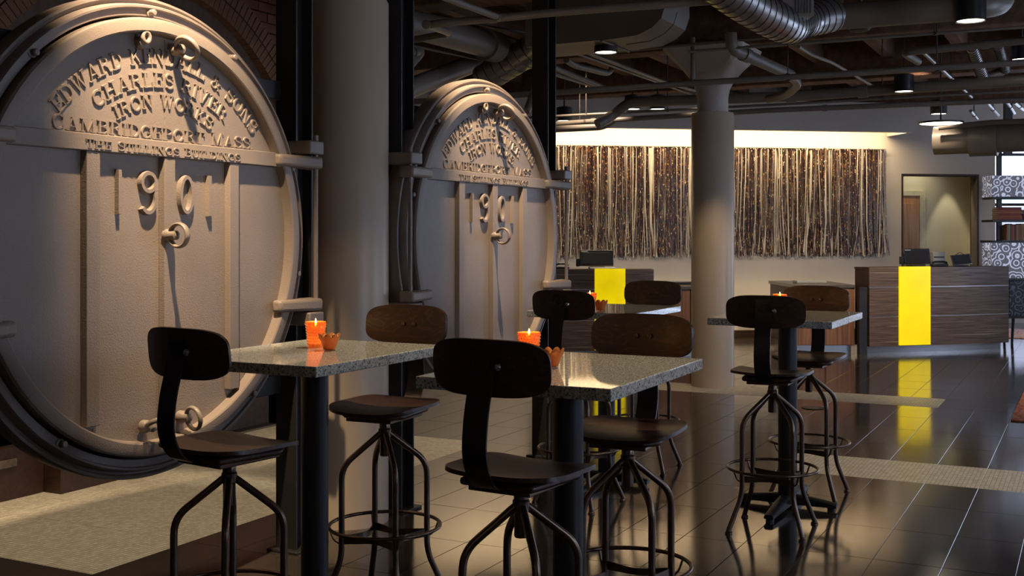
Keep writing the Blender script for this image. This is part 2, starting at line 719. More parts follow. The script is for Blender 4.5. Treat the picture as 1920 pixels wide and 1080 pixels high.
rows = []
v = 7.31
while v > -3:
    rows.append((v - TV, v))
    v -= TV
rows.append((7.31, 7.97))
rows += [(7.97 + k * .6575, 7.97 + (k + 1) * .6575) for k in range(4)]
rows.append((10.6, 11.21))
v = 11.21
while v < 22:
    rows.append((v, v + TV))
    v += TV
cells = []
for v0, v1 in rows:
    vc = (v0 + v1) / 2
    for k in range(-33, 13):
        u0 = k * TU
        uc = u0 + TU / 2
        mos = (3.6 < vc < 7.31 and uc < -3.97) or (7.31 < vc < 7.97 and uc > -1.83) or (10.6 < vc < 11.21 and -7.5 < uc < -1.22)
        p = proj((uc, vc, 0))
        vis = p and -40 < p[0] < 1960 and 560 < p[1] < 1110
        if uc < -5.65 and vc < 7.3:
            continue
        cells.append((p[2] if vis else 99, uc, vc, v1 - v0, mos))
cells.sort()
share = {}
nt_, nm_ = 0, 0
rest = {False: MB(), True: MB()}
for d, uc, vc, dv, mos in cells:
    lim = (nm_ if mos else nt_) < 290 and d < 90
    tilt = (random.uniform(-.0012, .0012), random.uniform(-.0012, .0012))
    if lim:
        key = (mos, round(dv, 3))
        if key not in share:
            share[key] = slab('tile', 0, TU, 0, dv, None).mesh('mosaic_sheet' if mos else 'tile', M_MOS if mos else M_TILE, 0)
        o = bpy.data.objects.new('mosaic_sheet' if mos else 'tile', share[key])
        COL.objects.link(o)
        o.parent = floor
        o.location = (uc, vc, 0)
        o.rotation_euler = (tilt[0], tilt[1], 0)
        if mos:
            nm_ += 1
        else:
            nt_ += 1
    else:
        m = slab('t', 0, TU, 0, dv, None)
        M = Matrix.Translation((uc, vc, 0)) @ Matrix.Rotation(tilt[0], 4, 'X') @ Matrix.Rotation(tilt[1], 4, 'Y')
        rest[mos].add([M @ Vector(p) for p in m.v], m.f)
o = rest[False].build('tile_field', M_TILE, floor, 0)
o['kind'] = 'stuff'
if rest[True].v:
    o = rest[True].build('mosaic_field', M_MOS, floor, 0)
    o['kind'] = 'stuff'

# floor drain lid near the far row of tables
p = atz(1525, 765, .001)
fd = tag(MB().lathe([(0, .004), (.10, .004), (.105, 0), (.085, -.002)], 28).build('floor_drain', M_SEAM, M=Matrix.Translation((p.x, p.y, .001))),
         'small round dark drain lid set in the tiles beyond the right-hand table', 'drain')

# ---------------------------------------------------------------- walls
BR_U = -5.65
wl = struct(MB().box(BR_U - .3, BR_U - .06, -3, 7.4, .55, 3.85).box(BR_U - .9, BR_U - .3, -3, 7.4, 0, 3.85).build('wall_left', M_MORT, smooth=0))
# bricks of the left wall; the arch ring is centred at v = 5.55
AC, AZ, AR = 5.75, 1.62, 1.62
bm_ = MB().box(-.003, .05, -.104, .104, -.033, .033)
brick_me = bm_.mesh('brick', M_BRICK, 0)
nb = 0
restb = MB()
course = 0
z = .60
while z < 3.8:
    off = (course % 2) * .109
    v = -3 + off
    while v < 7.35:
        ra = math.hypot(v - AC, z - AZ)
        inside = ra < AR + .02 and z > AZ
        hole = ra < AR + .25 and z > AZ - .01 and not inside
        if not hole:
            p = proj((BR_U, v, z))
            vis = p and ((p[0] < 330 and -5 < p[1] < 140) or (415 < p[0] < 550 and -5 < p[1] < 260) or (-10 < p[0] < 130 and p[1] > 730)) and -10 < p[0]
            du = -.14 if inside else random.uniform(-.004, .004)
            if vis and nb < 290:
                o = bpy.data.objects.new('brick', brick_me)
                COL.objects.link(o)
                o.parent = wl
                o.location = (BR_U + du - .05, v, z)
                o.rotation_euler = (0, random.uniform(-.02, .02), random.uniform(-.01, .01))
                nb += 1
            else:
                restb.box(BR_U - .053 + du, BR_U + du, v - .104, v + .104, z - .033, z + .033)
        v += .218
    z += .076
    course += 1
o = restb.build('brickwork', M_BRICK, wl, 0)
o['kind'] = 'stuff'
# arch ring of header bricks, two rows deep
na = 100
for ring, r0 in ((0, AR), (1, AR + .125)):
    for k in range(na + 1):
        a = R(4) + (math.pi - R(8)) * k / na
        Mx = Matrix.Translation((BR_U - .09, AC + math.cos(a) * (r0 + .06), AZ + math.sin(a) * (r0 + .06))) @ Matrix.Rotation(a - math.pi / 2, 4, 'X')
        if k == 0 and ring == 0:
            arch_me = MB().box(-.20, .10, -.022, .022, -.057, .057).mesh('arch_brick', M_BRICK2, 0)
        o = bpy.data.objects.new('arch_brick', arch_me)
        COL.objects.link(o)
        o.parent = wl
        o.matrix_local = Mx
# low wooden boxing along the foot of the brick wall
bx = thing('plinth_box', 'low dark-stained wooden boxing at the foot of the brick wall behind the nearest round door', 'plinth', (-5.4, 4.3, 0))
MB().box(-.22, .04, .40, 1.02, 0, .285).build('side_panel', M_DWOOD, bx, bevel=.006)
MB().box(-.24, -.10, -3.0, .40, 0, .30).build('front_panel', M_DWOOD, bx, bevel=.006)
MB().box(-.10, -.085, .06, .20, .19, .235).build('hatch_plate', plain('worn_paint', (.12, .09, .07), .7, 0, .4, 20), bx, bevel=.003)
bx2 = tag(MB().box(-6.3, -5.7, 7.5, 8.2, 0, .62).build('low_cabinet', M_DWOOD, bevel=.008), 'low reddish wooden cabinet glimpsed under the nearest round door', 'cabinet')

WO = xd(-7.0, 15.10)          # far plaster wall: runs from here ...
WD = (xd(7.58, 17.60) - xd(-6.0, 15.45)).normalized()   # ... along this direction
WN = Vector((WD.y, -WD.x, 0))     # towards the camera
ang = math.atan2(WD.y, WD.x)
# wall line passes through X=3.49, D=16.9
WP = xd(3.49, 16.9)


def wallM(s, off=0, z=0):
    """frame on the far wall: local x along the wall, y away from the camera, z up; s in metres from WP"""
    q = WP + WD * s + WN * off
    return Matrix.Translation((q.x, q.y, z)) @ Matrix.Rotation(ang, 4, 'Z')


def s_at(px, off=0.0):
    """position along the far wall of a column of the photograph"""
    r = (px - 960) / F
    q = WP + WN * off
    # X = r D
    X0, D0 = CA * q.x + SA * q.y, -SA * q.x + CA * q.y
    dX, dD = CA * WD.x + SA * WD.y, -SA * WD.x + CA * WD.y
    return (r * D0 - X0) / (dX - r * dD)


def z_at(px, py, off=0.0):
    q = WP + WD * s_at(px, off) + WN * off
    D = -SA * q.x + CA * q.y
    return CH - (py - HY) * D / F


d0, d1, dz = s_at(1693), s_at(1832), z_at(1760, 330)
e1 = s_at(1866)
wb = MB()
wb.box(-12.5, d0, 0, .16, 0, 3.85)
wb.box(d0, d1, 0, .16, dz, 3.85)
wb.box(d1, e1, 0, .16, 0, 3.85)
wallb = struct(wb.build('wall_back', M_PLAS, smooth=0, M=wallM(0)))
fr = MB()
fr.box(d0 - .025, d0, -.012, .19, 0, dz + .03)
fr.box(d1, d1 + .025, -.012, .19, 0, dz + .03)
fr.box(d0, d1, -.012, .19, dz, dz + .03)
struct(fr.build('trim_1', M_DWOOD, smooth=0, M=wallM(0)), 'thin dark wood frame lining the opening in the far wall')
bb = struct(MB().box(-12.5, d0 - .03, -.015, 0, 0, .12).build('baseboard_back', M_DWOOD, smooth=0, M=wallM(0)))
# room beyond the opening
inn = MB()
IY = .62
inn.box(d0 - 1.2, e1 + .02, IY, IY + .08, 0, 3.0)
inn.box(e1 - .03, e1 + .02, .16, IY, 0, 3.0)
inn.box(d0 - 1.2, d0 - 1.1, .16, IY, 0, 3.0)
inn.box(d0 - 1.2, e1, .16, IY, 3.0, 3.05)
struct(inn.build('wall_inner', plain('inner_plaster', (.58, .55, .42), .85, 0, .03, 2), smooth=0, M=wallM(0)))
k0, k1, k2 = s_at(1640, -IY), s_at(1722, -IY), s_at(1733, -IY)
kz, kt = z_at(1710, 367, -IY), z_at(1710, 358, -IY)
idr = MB().box(k0, k1, IY - .03, IY, 0, kz).build('door_1', M_DOORW, smooth=0, M=wallM(0), bevel=.004)
struct(idr, 'warm brown wooden door standing in the lit room beyond the far opening')
for a, b in ((.2, 1.0), (1.12, kz - .12)):
    MB().box(k0 + .1, k1 - .10, IY - .042, IY - .028, a, b).build('door_panel', M_DOORW, idr, 0, bevel=.006)
tr = MB().box(k1, k2, IY - .045, IY, 0, kt).box(k0 - .09, k1, IY - .045, IY, kz, kt).build('trim_2', plain('cream_trim', (.62, .57, .40), .5), smooth=0, M=wallM(0))
struct(tr, 'cream painted casing around the inner wooden door')
q = WP + WD * s_at(1787, -.45) - WN * .36
spot((q.x, q.y, 2.86), (q.x - WN.x * .03, q.y - WN.y * .03, .5), 60, 42, .35, (1.0, .88, .62), .02)
q = WP + WD * s_at(1730, -.3) - WN * .32
spot((q.x, q.y, 2.95), (q.x, q.y, 0), 26, 110, .9, (1.0, .86, .60), .02)

# soffit over the curtain
sf = MB()
ss0, ss1 = -12.4, s_at(1714, .75)
zb = z_at(1400, 243, .75)
sf.box(ss0, ss1, -.75, -.63, zb, zb + .42)
sf.box(ss0, ss1, -.63, 0, zb + .36, zb + .42)
sf.box(ss1 - .05, ss1, -.63, -.02, zb, zb + .36)
struct(sf.build('trim_3', M_PLAS, smooth=0, M=wallM(0)), 'long plaster soffit hiding the strip light above the bead curtain')
cv.location = (wallM((ss0 + 12.4 - 4.2 + ss1) / 2, .48, zb + .28)).to_translation()
sp_ = (ss1 - 6.6) 
cv.location = (WP + WD * (ss1 - 3.6) + WN * .60) + Vector((0, 0, zb + .26))
cv.data.size = 6.9
cv.rotation_euler = (R(12), 0, ang)
struct(MB().box(-10.3, -10, 7.4, 15, 0, 3.85).box(-10, BR_U - .3, 7.3, 7.4, 0, 3.85).build('wall_far_left', M_PLAS, smooth=0))
# right-hand wall with three tall windows, near wall, far window wall
wr = MB()
wr.box(4, 4.25, -3, 22, 0, .9).box(4, 4.25, -3, 22, 3.2, 3.85)
vv = [-3, 2.8, 5.2, 8.3, 10.7, 13.8, 16.2, 22]
for i in range(0, 8, 2):
    wr.box(4, 4.25, vv[i], vv[i + 1], .9, 3.2)
struct(wr.build('wall_right', M_PLAS, smooth=0))
for i in range(3):
    a, b = vv[2 * i + 1], vv[2 * i + 2]
    w = MB().box(4.08, 4.14, a, a + .06, .9, 3.2).box(4.08, 4.14, b - .06, b, .9, 3.2).box(4.08, 4.14, a, b, .9, .96).box(4.08, 4.14, a, b, 3.14, 3.2).box(4.08, 4.14, (a + b) / 2 - .03, (a + b) / 2 + .03, .9, 3.2)
    wo = w.build('window_%d' % (i + 1), M_STEELK, smooth=0)
    struct(wo)
    MB().box(4.105, 4.11, a + .06, b - .06, .96, 3.14).build('pane', M_GLASS, wo, 0)
struct(MB().box(-6, 4.25, -3.2, -3, 0, 3.85).build('wall_near', M_PLAS, smooth=0))

# far window wall, right of the plaster wall
FW0 = xd(7.35, 19.9)
M_fw = Matrix.Translation((FW0.x, FW0.y, 0)) @ Matrix.Rotation(YAW, 4, 'Z')
fw = MB().box(-.3, .28, 0, .2, 0, 3.85).box(.28, 6, 0, .2, 3.15, 3.85).box(.28, 6, 0, .2, 0, .25)
struct(fw.build('wall_far_right', M_PLAS, smooth=0, M=M_fw))
# side return closing the gap between the plaster wall's end and the window wall
wq = wallM(e1).to_translation()
ret = MB().hexa([(wq.x, wq.y, 0), (FW0.x, FW0.y, 0), (FW0.x - .15, FW0.y + .1, 0), (wq.x - .15, wq.y + .1, 0)],
                [(wq.x, wq.y, 3.85), (FW0.x, FW0.y, 3.85), (FW0.x - .15, FW0.y + .1, 3.85), (wq.x - .15, wq.y + .1, 3.85)])
struct(ret.build('wall_return', M_PLAS, smooth=0))
w4 = MB()
for x in (.28, .95, 2.4, 3.9, 5.94):
    w4.box(x, x + .06, .05, .12, .25, 3.15)
for zz in (.25, .95, 2.05, 3.09):
    w4.box(.28, 6, .05, .12, zz, zz + .05)
w4o = struct(w4.build('window_4', M_STEELK, smooth=0, M=M_fw), 'bright black-framed window at the far right behind the shelving')
MB().box(.30, 6, .08, .085, .27, 3.12).build('pane', M_GLASS, w4o, 0)
# pale building across the street
tag(MB().box(-4, 12, 6, 6.4, -.5, 2.2).box(-4, 12, 6.4, 7, -.5, 1.2).build('street_wall', plain('sunlit_masonry', (.75, .72, .74), .9, 0, .1, 2), smooth=0, M=M_fw),
    'pale sunlit masonry seen outside through the far right window', 'wall')
struct(MB().box(-6, 14, .2, 12, -.1, -.01).build('ground', plain('pavement', (.4, .4, .42), .9), smooth=0, M=M_fw))

# ---------------------------------------------------------------- ceiling
ceil = struct(MB().box(-10.3, 4.25, -3.2, 26, 3.9, 4.0).build('ceiling', M_DECK, smooth=0))
dk = MB()
for k in range(-68, 29):
    dk.box(k * .15 + .004, k * .15 + .146, 7.5, 25.9, 3.872 + random.uniform(-.004, .004), 3.899)
o = dk.build('deck_planks', M_DECK, ceil, 0)
o['kind'] = 'stuff'
for vb in (8.1, 11.16, 14.2, 17.3):
    MB().box(-10, 4, vb - .16, vb + .16, 3.40, 3.87).build('beam', M_BEAM, ceil, bevel=.012)
jm = MB().box(-.06, .06, -1.36, 1.36, -.12, .12).mesh('joist', M_BEAM, 0)
for vb in (9.63, 12.68, 15.75):
    for k in range(-11, 5):
        o = bpy.data.objects.new('joist', jm)
        COL.objects.link(o)
        o.parent = ceil
        o.location = (k * .82 + .3, vb, 3.75)

# ---------------------------------------------------------------- columns and posts


def column(name, label, u, v, cap=True):
    t = thing(name, label, 'column', (u, v, 0))
    MB().lathe([(0, 0), (.214, 0), (.214, 2.74), (.206, 2.755), (0, 2.755)], 48).build('shaft', M_COLM, t)
    # flared capital: round neck growing into a square slab
    prof = [(.155, 2.755), (.155, 2.90), (.165, 2.98), (.20, 3.08), (.26, 3.18), (.34, 3.29), (.40, 3.36), (.41, 3.398)]
    m = MB()
    n = 40
    vs, fs = [], []
    for i, (r, z) in enumerate(prof):
        sq = min(1, max(0, (z - 2.9) / .35))
        for k in range(n):
            a = 2 * math.pi * (k + .5) / n
            c, s_ = math.cos(a), math.sin(a)
            rs = r / max(abs(c), abs(s_))
            rr = r * (1 - sq) + rs * sq
            vs.append((c * rr, s_ * rr, z))
    for i in range(len(prof) - 1):
        for k in range(n):
            fs.append((i * n + k, i * n + (k + 1) % n, (i + 1) * n + (k + 1) % n, (i + 1) * n + k))
    fs.append(tuple((len(prof) - 1) * n + k for k in range(n)))
    m.add(vs, fs)
    m.build('capital', M_CAP, t, 30)
    return t


column('round_column', 'thick smooth beige round column close behind the first granite table, between the round doors', -3.52, 4.97)
column('round_column', 'pale round column with flared capital in front of the bead curtain', -3.43, 11.16)


def ipost(label, u, v):
    t = thing('steel_post', label, 'post', (u, v, 0))
    m = MB()
    m.box(-.06, .06, -.065, -.055, 0, 3.85).box(-.06, .06, .055, .065, 0, 3.85).box(-.005, .005, -.055, .055, 0, 3.85)
    m.build('shaft', M_STEELK, t, 0)
    MB().box(-.09, .09, -.10, .10, 0, .014).build('base_plate', M_STEELK, t, bevel=.003)
    return t


ipost('black steel post right of the nearest round door', -3.43, 4.40)
ipost('black steel post left of the second round door, beside the thick column', -3.41, 5.29)
ipost('black steel post behind the right rim of the second round door', -3.36, 7.05)
ipost('black steel post beyond the left edge of the nearest round door', -3.45, 2.30)


def rail(label, v0, v1, z, u):
    t = tag(MB().box(u - .045, u + .045, v0, v1, z - .045, z + .045).build('support_rail', M_STEELK, bevel=.004), label, 'rail')


rail('upper black steel rail holding the nearest round door to its posts', 2.37, 4.33, 2.20, -3.50)
rail('lower black steel rail holding the nearest round door to its posts', 2.37, 4.33, .80, -3.50)
rail('upper black steel rail holding the second round door to its posts', 5.36, 6.98, 2.20, -3.45)
rail('lower black steel rail holding the second round door to its posts', 5.36, 6.98, .80, -3.45)

# ---------------------------------------------------------------- cast letters
TH, TN = .20, .085


def _v(x, w=TH):
    return [([(x, 0), (x, 1)], w), ([(x - .19, .045), (x + .19, .045)], .09), ([(x - .19, .955), (x + .19, .955)], .09)]


def _arc(cx, cy, rx, ry, a0, a1, n=10):
    return [(cx + rx * math.cos(R(a0 + (a1 - a0) * i / n)), cy + ry * math.sin(R(a0 + (a1 - a0) * i / n))) for i in range(n + 1)]


G = {
    'A': (.95, [([(.14, 0), (.47, 1)], .09), ([(.46, 1), (.80, 0)], TH), ([(.25, .32), (.68, .32)], .08), ([(0, .045), (.28, .045)], .09), ([(.60, .045), (.96, .045)], .09)]),
    'B': (.85, _v(.2) + [(_arc(.42, .76, .26, .20, 90, -90), .14), (_arc(.44, .28, .30, .24, 90, -90), .15), ([(.2, .955), (.44, .955)], .09), ([(.2, .53), (.46, .53)], .08), ([(.2, .045), (.46, .045)], .09)]),
    'C': (.88, [(_arc(.46, .5, .36, .44, 48, 312, 16), .17), ([(.74, .62), (.74, .95)], .08), ([(.74, .05), (.74, .25)], .06)]),
    'D': (.88, _v(.2) + [(_arc(.38, .5, .38, .45, 90, -90, 14), .17), ([(.2, .95), (.4, .95)], .09), ([(.2, .05), (.4, .05)], .09)]),
    'E': (.80, _v(.2) + [([(.2, .955), (.72, .955)], .09), ([(.2, .5), (.52, .5)], .09), ([(.2, .045), (.72, .045)], .09), ([(.70, .72), (.70, .99)], .09), ([(.72, .01), (.72, .30)], .09), ([(.52, .38), (.52, .62)], .08)]),
    'G': (.92, [(_arc(.46, .5, .36, .44, 48, 330, 16), .17), ([(.74, .62), (.74, .95)], .08), ([(.77, .04), (.77, .42)], .15), ([(.55, .42), (.92, .42)], .09)]),
    'H': (1.0, _v(.2) + _v(.78) + [([(.2, .5), (.78, .5)], .09)]),
    'I': (.45, _v(.22)),
    'K': (.95, _v(.2) + [([(.28, .40), (.74, .95)], .09), ([(.42, .58), (.80, .04)], .18), ([(.60, .955), (.92, .955)], .09), ([(.62, .045), (.98, .045)], .09)]),
    'L': (.78, _v(.2) + [([(.2, .045), (.72, .045)], .09), ([(.72, .01), (.72, .34)], .09)]),
    'M': (1.15, [([(.16, 0), (.16, 1)], .09), ([(.16, 1), (.55, .05)], .18), ([(.55, .05), (.92, 1)], .08), ([(.94, 0), (.94, 1)], .19), ([(0, .045), (.32, .045)], .09), ([(.76, .045), (1.12, .045)], .09), ([(0, .955), (.26, .955)], .09), ([(.86, .955), (1.12, .955)], .09)]),
    'N': (.98, [([(.16, 0), (.16, 1)], .09), ([(.16, .98), (.76, .04)], .19), ([(.78, 0), (.78, 1)], .09), ([(0, .045), (.32, .045)], .09), ([(0, .955), (.24, .955)], .09), ([(.62, .955), (.94, .955)], .09)]),
    'O': (.92, [(_arc(.46, .5, .37, .44, 0, 360, 22), .17)]),
    'P': (.80, _v(.2) + [(_arc(.42, .72, .27, .235, 90, -90), .15), ([(.2, .955), (.44, .955)], .09), ([(.2, .49), (.44, .49)], .08)]),
    'R': (.92, _v(.2) + [(_arc(.42, .735, .26, .22, 90, -90), .15), ([(.2, .955), (.44, .955)], .09), ([(.2, .51), (.44, .51)], .08), ([(.46, .50), (.64, .34), (.68, .10), (.88, .04)], .15)]),
    'S': (.76, [(_arc(.37, .735, .26, .22, 35, 250, 10) + _arc(.40, .275, .28, .235, 100, -145, 12)[1:], .16), ([(.66, .66), (.66, .97)], .08), ([(.08, .03), (.08, .34)], .08)]),
    'T': (.82, [([(.4, 0), (.4, 1)], TH), ([(.04, .955), (.76, .955)], .09), ([(.2, .045), (.6, .045)], .09), ([(.04, .66), (.04, .99)], .09), ([(.76, .66), (.76, .99)], .09)]),
    'U': (.95, [([(.2, 1), (.2, .34)] + _arc(.47, .34, .27, .30, 180, 360, 10) + [(.74, 1)], .13), ([(.02, .955), (.40, .955)], .09), ([(.6, .955), (.92, .955)], .09)]),
    'V': (.92, [([(.14, 1), (.46, 0)], TH), ([(.46, 0), (.76, 1)], .09), ([(0, .955), (.34, .955)], .09), ([(.62, .955), (.92, .955)], .09)]),
    'W': (1.25, [([(.14, 1), (.38, .02)], .18), ([(.38, .02), (.60, .90)], .08), ([(.58, .95), (.84, .02)], .18), ([(.84, .02), (1.06, 1)], .08), ([(0, .955), (.34, .955)], .09), ([(.46, .955), (.72, .955)], .09), ([(.92, .955), (1.2, .955)], .09)]),
    '&': (1.0, [([(.86, .06), (.30, .66)] + _arc(.44, .78, .18, .16, 170, -40, 10) + [(.20, .38)] + _arc(.36, .24, .24, .19, 150, 340, 8) + [(.80, .50)], .12), ([(.70, .50), (.92, .50)], .08), ([(.76, .045), (.98, .045)], .09)]),
    '.': (.35, [([(.15, .02), (.15, .17)], .17)]),
    ' ': (.50, []),
}


def stroke(mb, pts, w, T, h, seed):
    """raised bevelled ribbon; T maps glyph (x, y) to door (a, b)"""
    n = len(pts)
    P = [Vector(p) for p in pts]
    L, Rr = [], []
    closed = (P[0] - P[-1]).length < 1e-4 and n > 3
    if closed:
        P = P[:-1]
        n -= 1
    for i in range(n):
        if closed:
            d = P[(i + 1) % n] - P[i - 1]
        else:
            d = P[min(i + 1, n - 1)] - P[max(i - 1, 0)]
        d.normalize()
        q = Vector((-d.y, d.x))
        L.append((P[i] + q * w / 2, P[i] + q * w * .30))
        Rr.append((P[i] - q * w / 2, P[i] - q * w * .30))
    vs = []
    hh = h * (1 + .02 * (seed % 7))
    for i in range(n):
        for p, z in ((L[i][0], 0), (L[i][1], hh), (Rr[i][1], hh), (Rr[i][0], 0)):
            a, b = T(p.x, p.y)
            vs.append((z, a, b))
    fs = []
    for i in range(n if closed else n - 1):
        j = (i + 1) % n
        for k in range(3):
            fs.append((i * 4 + k, j * 4 + k, j * 4 + k + 1, i * 4 + k + 1))
    if not closed:
        fs += [(0, 1, 2, 3), ((n - 1) * 4 + 3, (n - 1) * 4 + 2, (n - 1) * 4 + 1, (n - 1) * 4)]
    mb.add(vs, fs)


def text_arc(txt, cx, cy, rad, a0, a1, h, relief):
    adv = [G[c][0] + .06 for c in txt]
    tot = sum(adv) - .06
    mb = MB()
    pos = 0
    for ci, c in enumerate(txt):
        g = G[c]
        t = (pos + g[0] / 2) / tot
        th = R(a0 + (a1 - a0) * t)            # angle from vertical, clockwise
        wscale = R(abs(a1 - a0)) * rad / tot
        ox, oy = cx + math.sin(th) * rad, cy + math.cos(th) * rad

        def T(x, y, ox=ox, oy=oy, th=th, gw=g[0]):
            lx, ly = (x - gw / 2) * wscale, (y - .5) * h
            return ox + lx * math.cos(th) + ly * math.sin(th), oy - lx * math.sin(th) + ly * math.cos(th)
        for si, (pts, w) in enumerate(g[1]):
            stroke(mb, pts, w * (wscale / h if False else 1), T, relief, si + ci)
        pos += adv[ci]
    return mb


def text_line(txt, a0, a1, b, h, relief):
    adv = [G[c][0] + .06 for c in txt]
    tot = sum(adv) - .06
    mb = MB()
    pos = 0
    wscale = (a1 - a0) / tot
    for ci, c in enumerate(txt):
        g = G[c]
        big = 1.12 if (ci == 0 or txt[ci - 1] == ' ') else 1.0
        T = lambda x, y, p0=pos, big=big: (a0 + (p0 + x) * wscale, b + y * h * big)
        for si, (pts, w) in enumerate(g[1]):
            stroke(mb, pts, w, T, relief, si + ci)
        pos += adv[ci]
    return mb


# ---------------------------------------------------------------- round cast-iron doors
# door frame of reference: x outwards (towards the tables), y along the door, z up, origin at its middle
REC = -.046      # panel level inside the rim
ROTY = Matrix.Rotation(R(90), 4, 'Y')   # lathe axis z -> x


def ring_handle(par, y, z, x0, tilt, roll, r=.05, w=.011, wide=2.0, nm='ring_pull', off=.05):
    hd = MB().lathe([(0, 0), (.026, 0), (.026, .02), (.019, .03), (.019, .055), (0, .062)], 20, Matrix.Translation((x0, y, z)) @ ROTY).build(nm, M_IRON, par)
    Mx = Matrix.Translation((x0 + off, y, z)) @ Matrix.Rotation(roll, 4, 'X') @ Matrix.Rotation(tilt, 4, 'Z')
    n = 32
    m = MB()
    vs = []
    for i in range(n):
        a = 2 * math.pi * i / n
        for k in range(10):
            b = 2 * math.pi * k / 10
            rr = r + math.cos(b) * w * .7
            vs.append(Mx @ Vector((rr * math.cos(a) + r * .7, math.sin(b) * w * wide * .6, rr * math.sin(a))))
    m.add(vs, [(i * 10 + k, i * 10 + (k + 1) % 10, ((i + 1) % n) * 10 + (k + 1) % 10, ((i + 1) % n) * 10 + k) for i in range(n) for k in range(10)])
    m.build('ring', M_IRON, hd, 60)
    return hd


def round_door(label, loc, rz):
    t = thing('round_iron_door', label, 'door', loc, rz)
    M = ROTY
    # fixed frame ring, stepped
    pf = [(.865, -.16), (.945, -.16), (.955, -.15), (.960, -.075), (.955, -.062), (.945, -.060), (.938, -.072), (.928, -.074),
          (.924, -.036), (.918, -.026), (.910, -.026), (.906, -.038), (.880, -.040), (.876, -.05), (.872, -.10), (.865, -.12)]
    MB().lathe(pf, 128, M, close=True).build('frame_ring', M_IRON2, t, 30)
    MB().lathe([(.868, -.14), (.868, -.11), (.80, -.11), (.80, -.14)], 96, M, close=True).build('frame_seat', M_RUST, t, 30)
    # leaf: disc with raised rim
    pr = [(.80, -.115), (.858, -.115), (.866, -.10), (.868, -.012), (.862, -.002), (.852, .001), (.818, .001), (.812, -.003), (.806, REC - .015), (.80, REC - .02)]
    MB().lathe(pr, 128, M, close=True).build('rim', M_IRON, t, 30)
    MB().lathe([(0, -.09), (.80, -.09), (.809, REC - .02), (.809, REC), (0, REC)], 96, M).build('panel', M_IRON, t, 20)

    def chord(b):
        return math.sqrt(.809 ** 2 - b * b)
    # cross band with its projecting straps
    b0, b1 = .322, .386
    bn = MB()
    bn.hexa([(REC, -chord(b0), b0), (REC, chord(b0), b0), (REC, chord(b1), b1 + .004), (REC, -chord(b1), b1 + .004)],
            [(REC + .032, -chord(b0), b0), (REC + .032, chord(b0), b0), (REC + .028, chord(b1), b1), (REC + .028, -chord(b1), b1)])
    bn.build('cross_band', M_IRON, t, 0, bevel=.003)
    # three upright ribs
    for a0, a1, bl in ((-.388, -.312, .70), (.008, .080, .80), (.396, .466, .70)):
        aa = max(abs(a0), abs(a1))
        zb_ = -math.sqrt(.809 ** 2 - aa * aa) + .004
        MB().hexa([(REC, a0, zb_), (REC, a1, zb_), (REC, a1, b0), (REC, a0, b0)],
                  [(REC + .028, a0 + .006, zb_), (REC + .028, a1 - .006, zb_), (REC + .028, a1 - .006, b0), (REC + .028, a0 + .006, b0)]).build('rib', M_IRON, t, 0, bevel=.003)
    # split line of the lunette
    MB().tube([(REC + .001, .044 + .0015 * math.sin(k * 1.7), .39 + k * .0102) for k in range(41)], .0028, 6).build('weld_seam', M_IRON, t)
    # lettering
    rl = .0065
    for nm, mb in (('EDWARD', text_arc('EDWARD KENDALL & SONS', .045, 0, .727, -50, 49, .066, rl)),
                   ('CHARLES', text_arc('CHARLES RIVER', .047, 0, .633, -36.5, 34.5, .062, rl)),
                   ('IRON', text_arc('IRON WORKS', .047, 0, .548, -30, 29.5, .058, rl)),
                   ('CAM', text_line('CAMBRIDGEPORT MASS.', -.52, .59, .392, .051, rl))):
        o = mb.build('raised_lettering', M_IRON, t, 30)
        o.location = (REC, 0, 0)
    o = text_line('THE STILLINGS BUILDINGS', -.39, .465, .330, .032, .0045).build('raised_lettering', M_IRON, t, 30)
    o.location = (REC + .030, 0, 0)
    # date numerals
    for a0 in (-.222, .278):
        MB().hexa([(REC, a0, .088), (REC, a0 + .020, .088), (REC, a0 + .020, .262), (REC, a0, .262)],
                  [(REC + .020, a0 + .002, .090), (REC + .020, a0 + .018, .090), (REC + .020, a0 + .018, .260), (REC + .020, a0 + .002, .260)]).build('numeral', M_IRON, t, 0)
    m = MB()
    stroke(m, _arc(.152, .175, .033, .072, 0, 360, 30), .024, lambda x, y: (x, y), .020, 0)
    o = m.build('numeral', M_IRON, t, 40)
    o.location = (REC, 0, 0)
    m = MB()
    stroke(m, _arc(-.060, .218, .036, .036, 0, 360, 26), .024, lambda x, y: (x, y), .020, 0)
    stroke(m, [(-.024, .222), (-.023, .18)] + _arc(-.062, .150, .039, .052, 20, -140, 14), .024, lambda x, y: (x, y), .0202, 0)
    o = m.build('numeral', M_IRON, t, 40)
    o.location = (REC, 0, 0)
    # ring pulls and lugs
    ring_handle(t, .020, .775, REC, 0, 0, .022, .010, 1.4, 'lifting_eye') if False else None
    eye = MB()
    Me = Matrix.Translation((REC, -.095, .765))
    eye.lathe([(0, 0), (.026, 0), (.024, .03), (0, .035)], 18, Me @ ROTY)
    eye.build('lifting_eye', M_IRON, t)
    MB().tube([(REC + .036, -.095 + .018 * math.cos(2 * math.pi * i / 20), .785 + .021 * math.sin(2 * math.pi * i / 20)) for i in range(20)], .0095, 10, closed=True).build('lifting_eye', M_IRON, t, 60)
    ring_handle(t, .085, .765, REC, R(0), R(36), .050, .013, 1.5, off=.045)
    ring_handle(t, .030, .008, REC + .02, R(0), R(0), .046, .010, 2.4, off=.035)
    ring_handle(t, -.085, -.745, REC + .01, R(30), R(80), .045, .012, 1.4)
    ring_handle(t, .115, -.735, REC + .01, R(-10), R(8), .045, .011, 1.6)
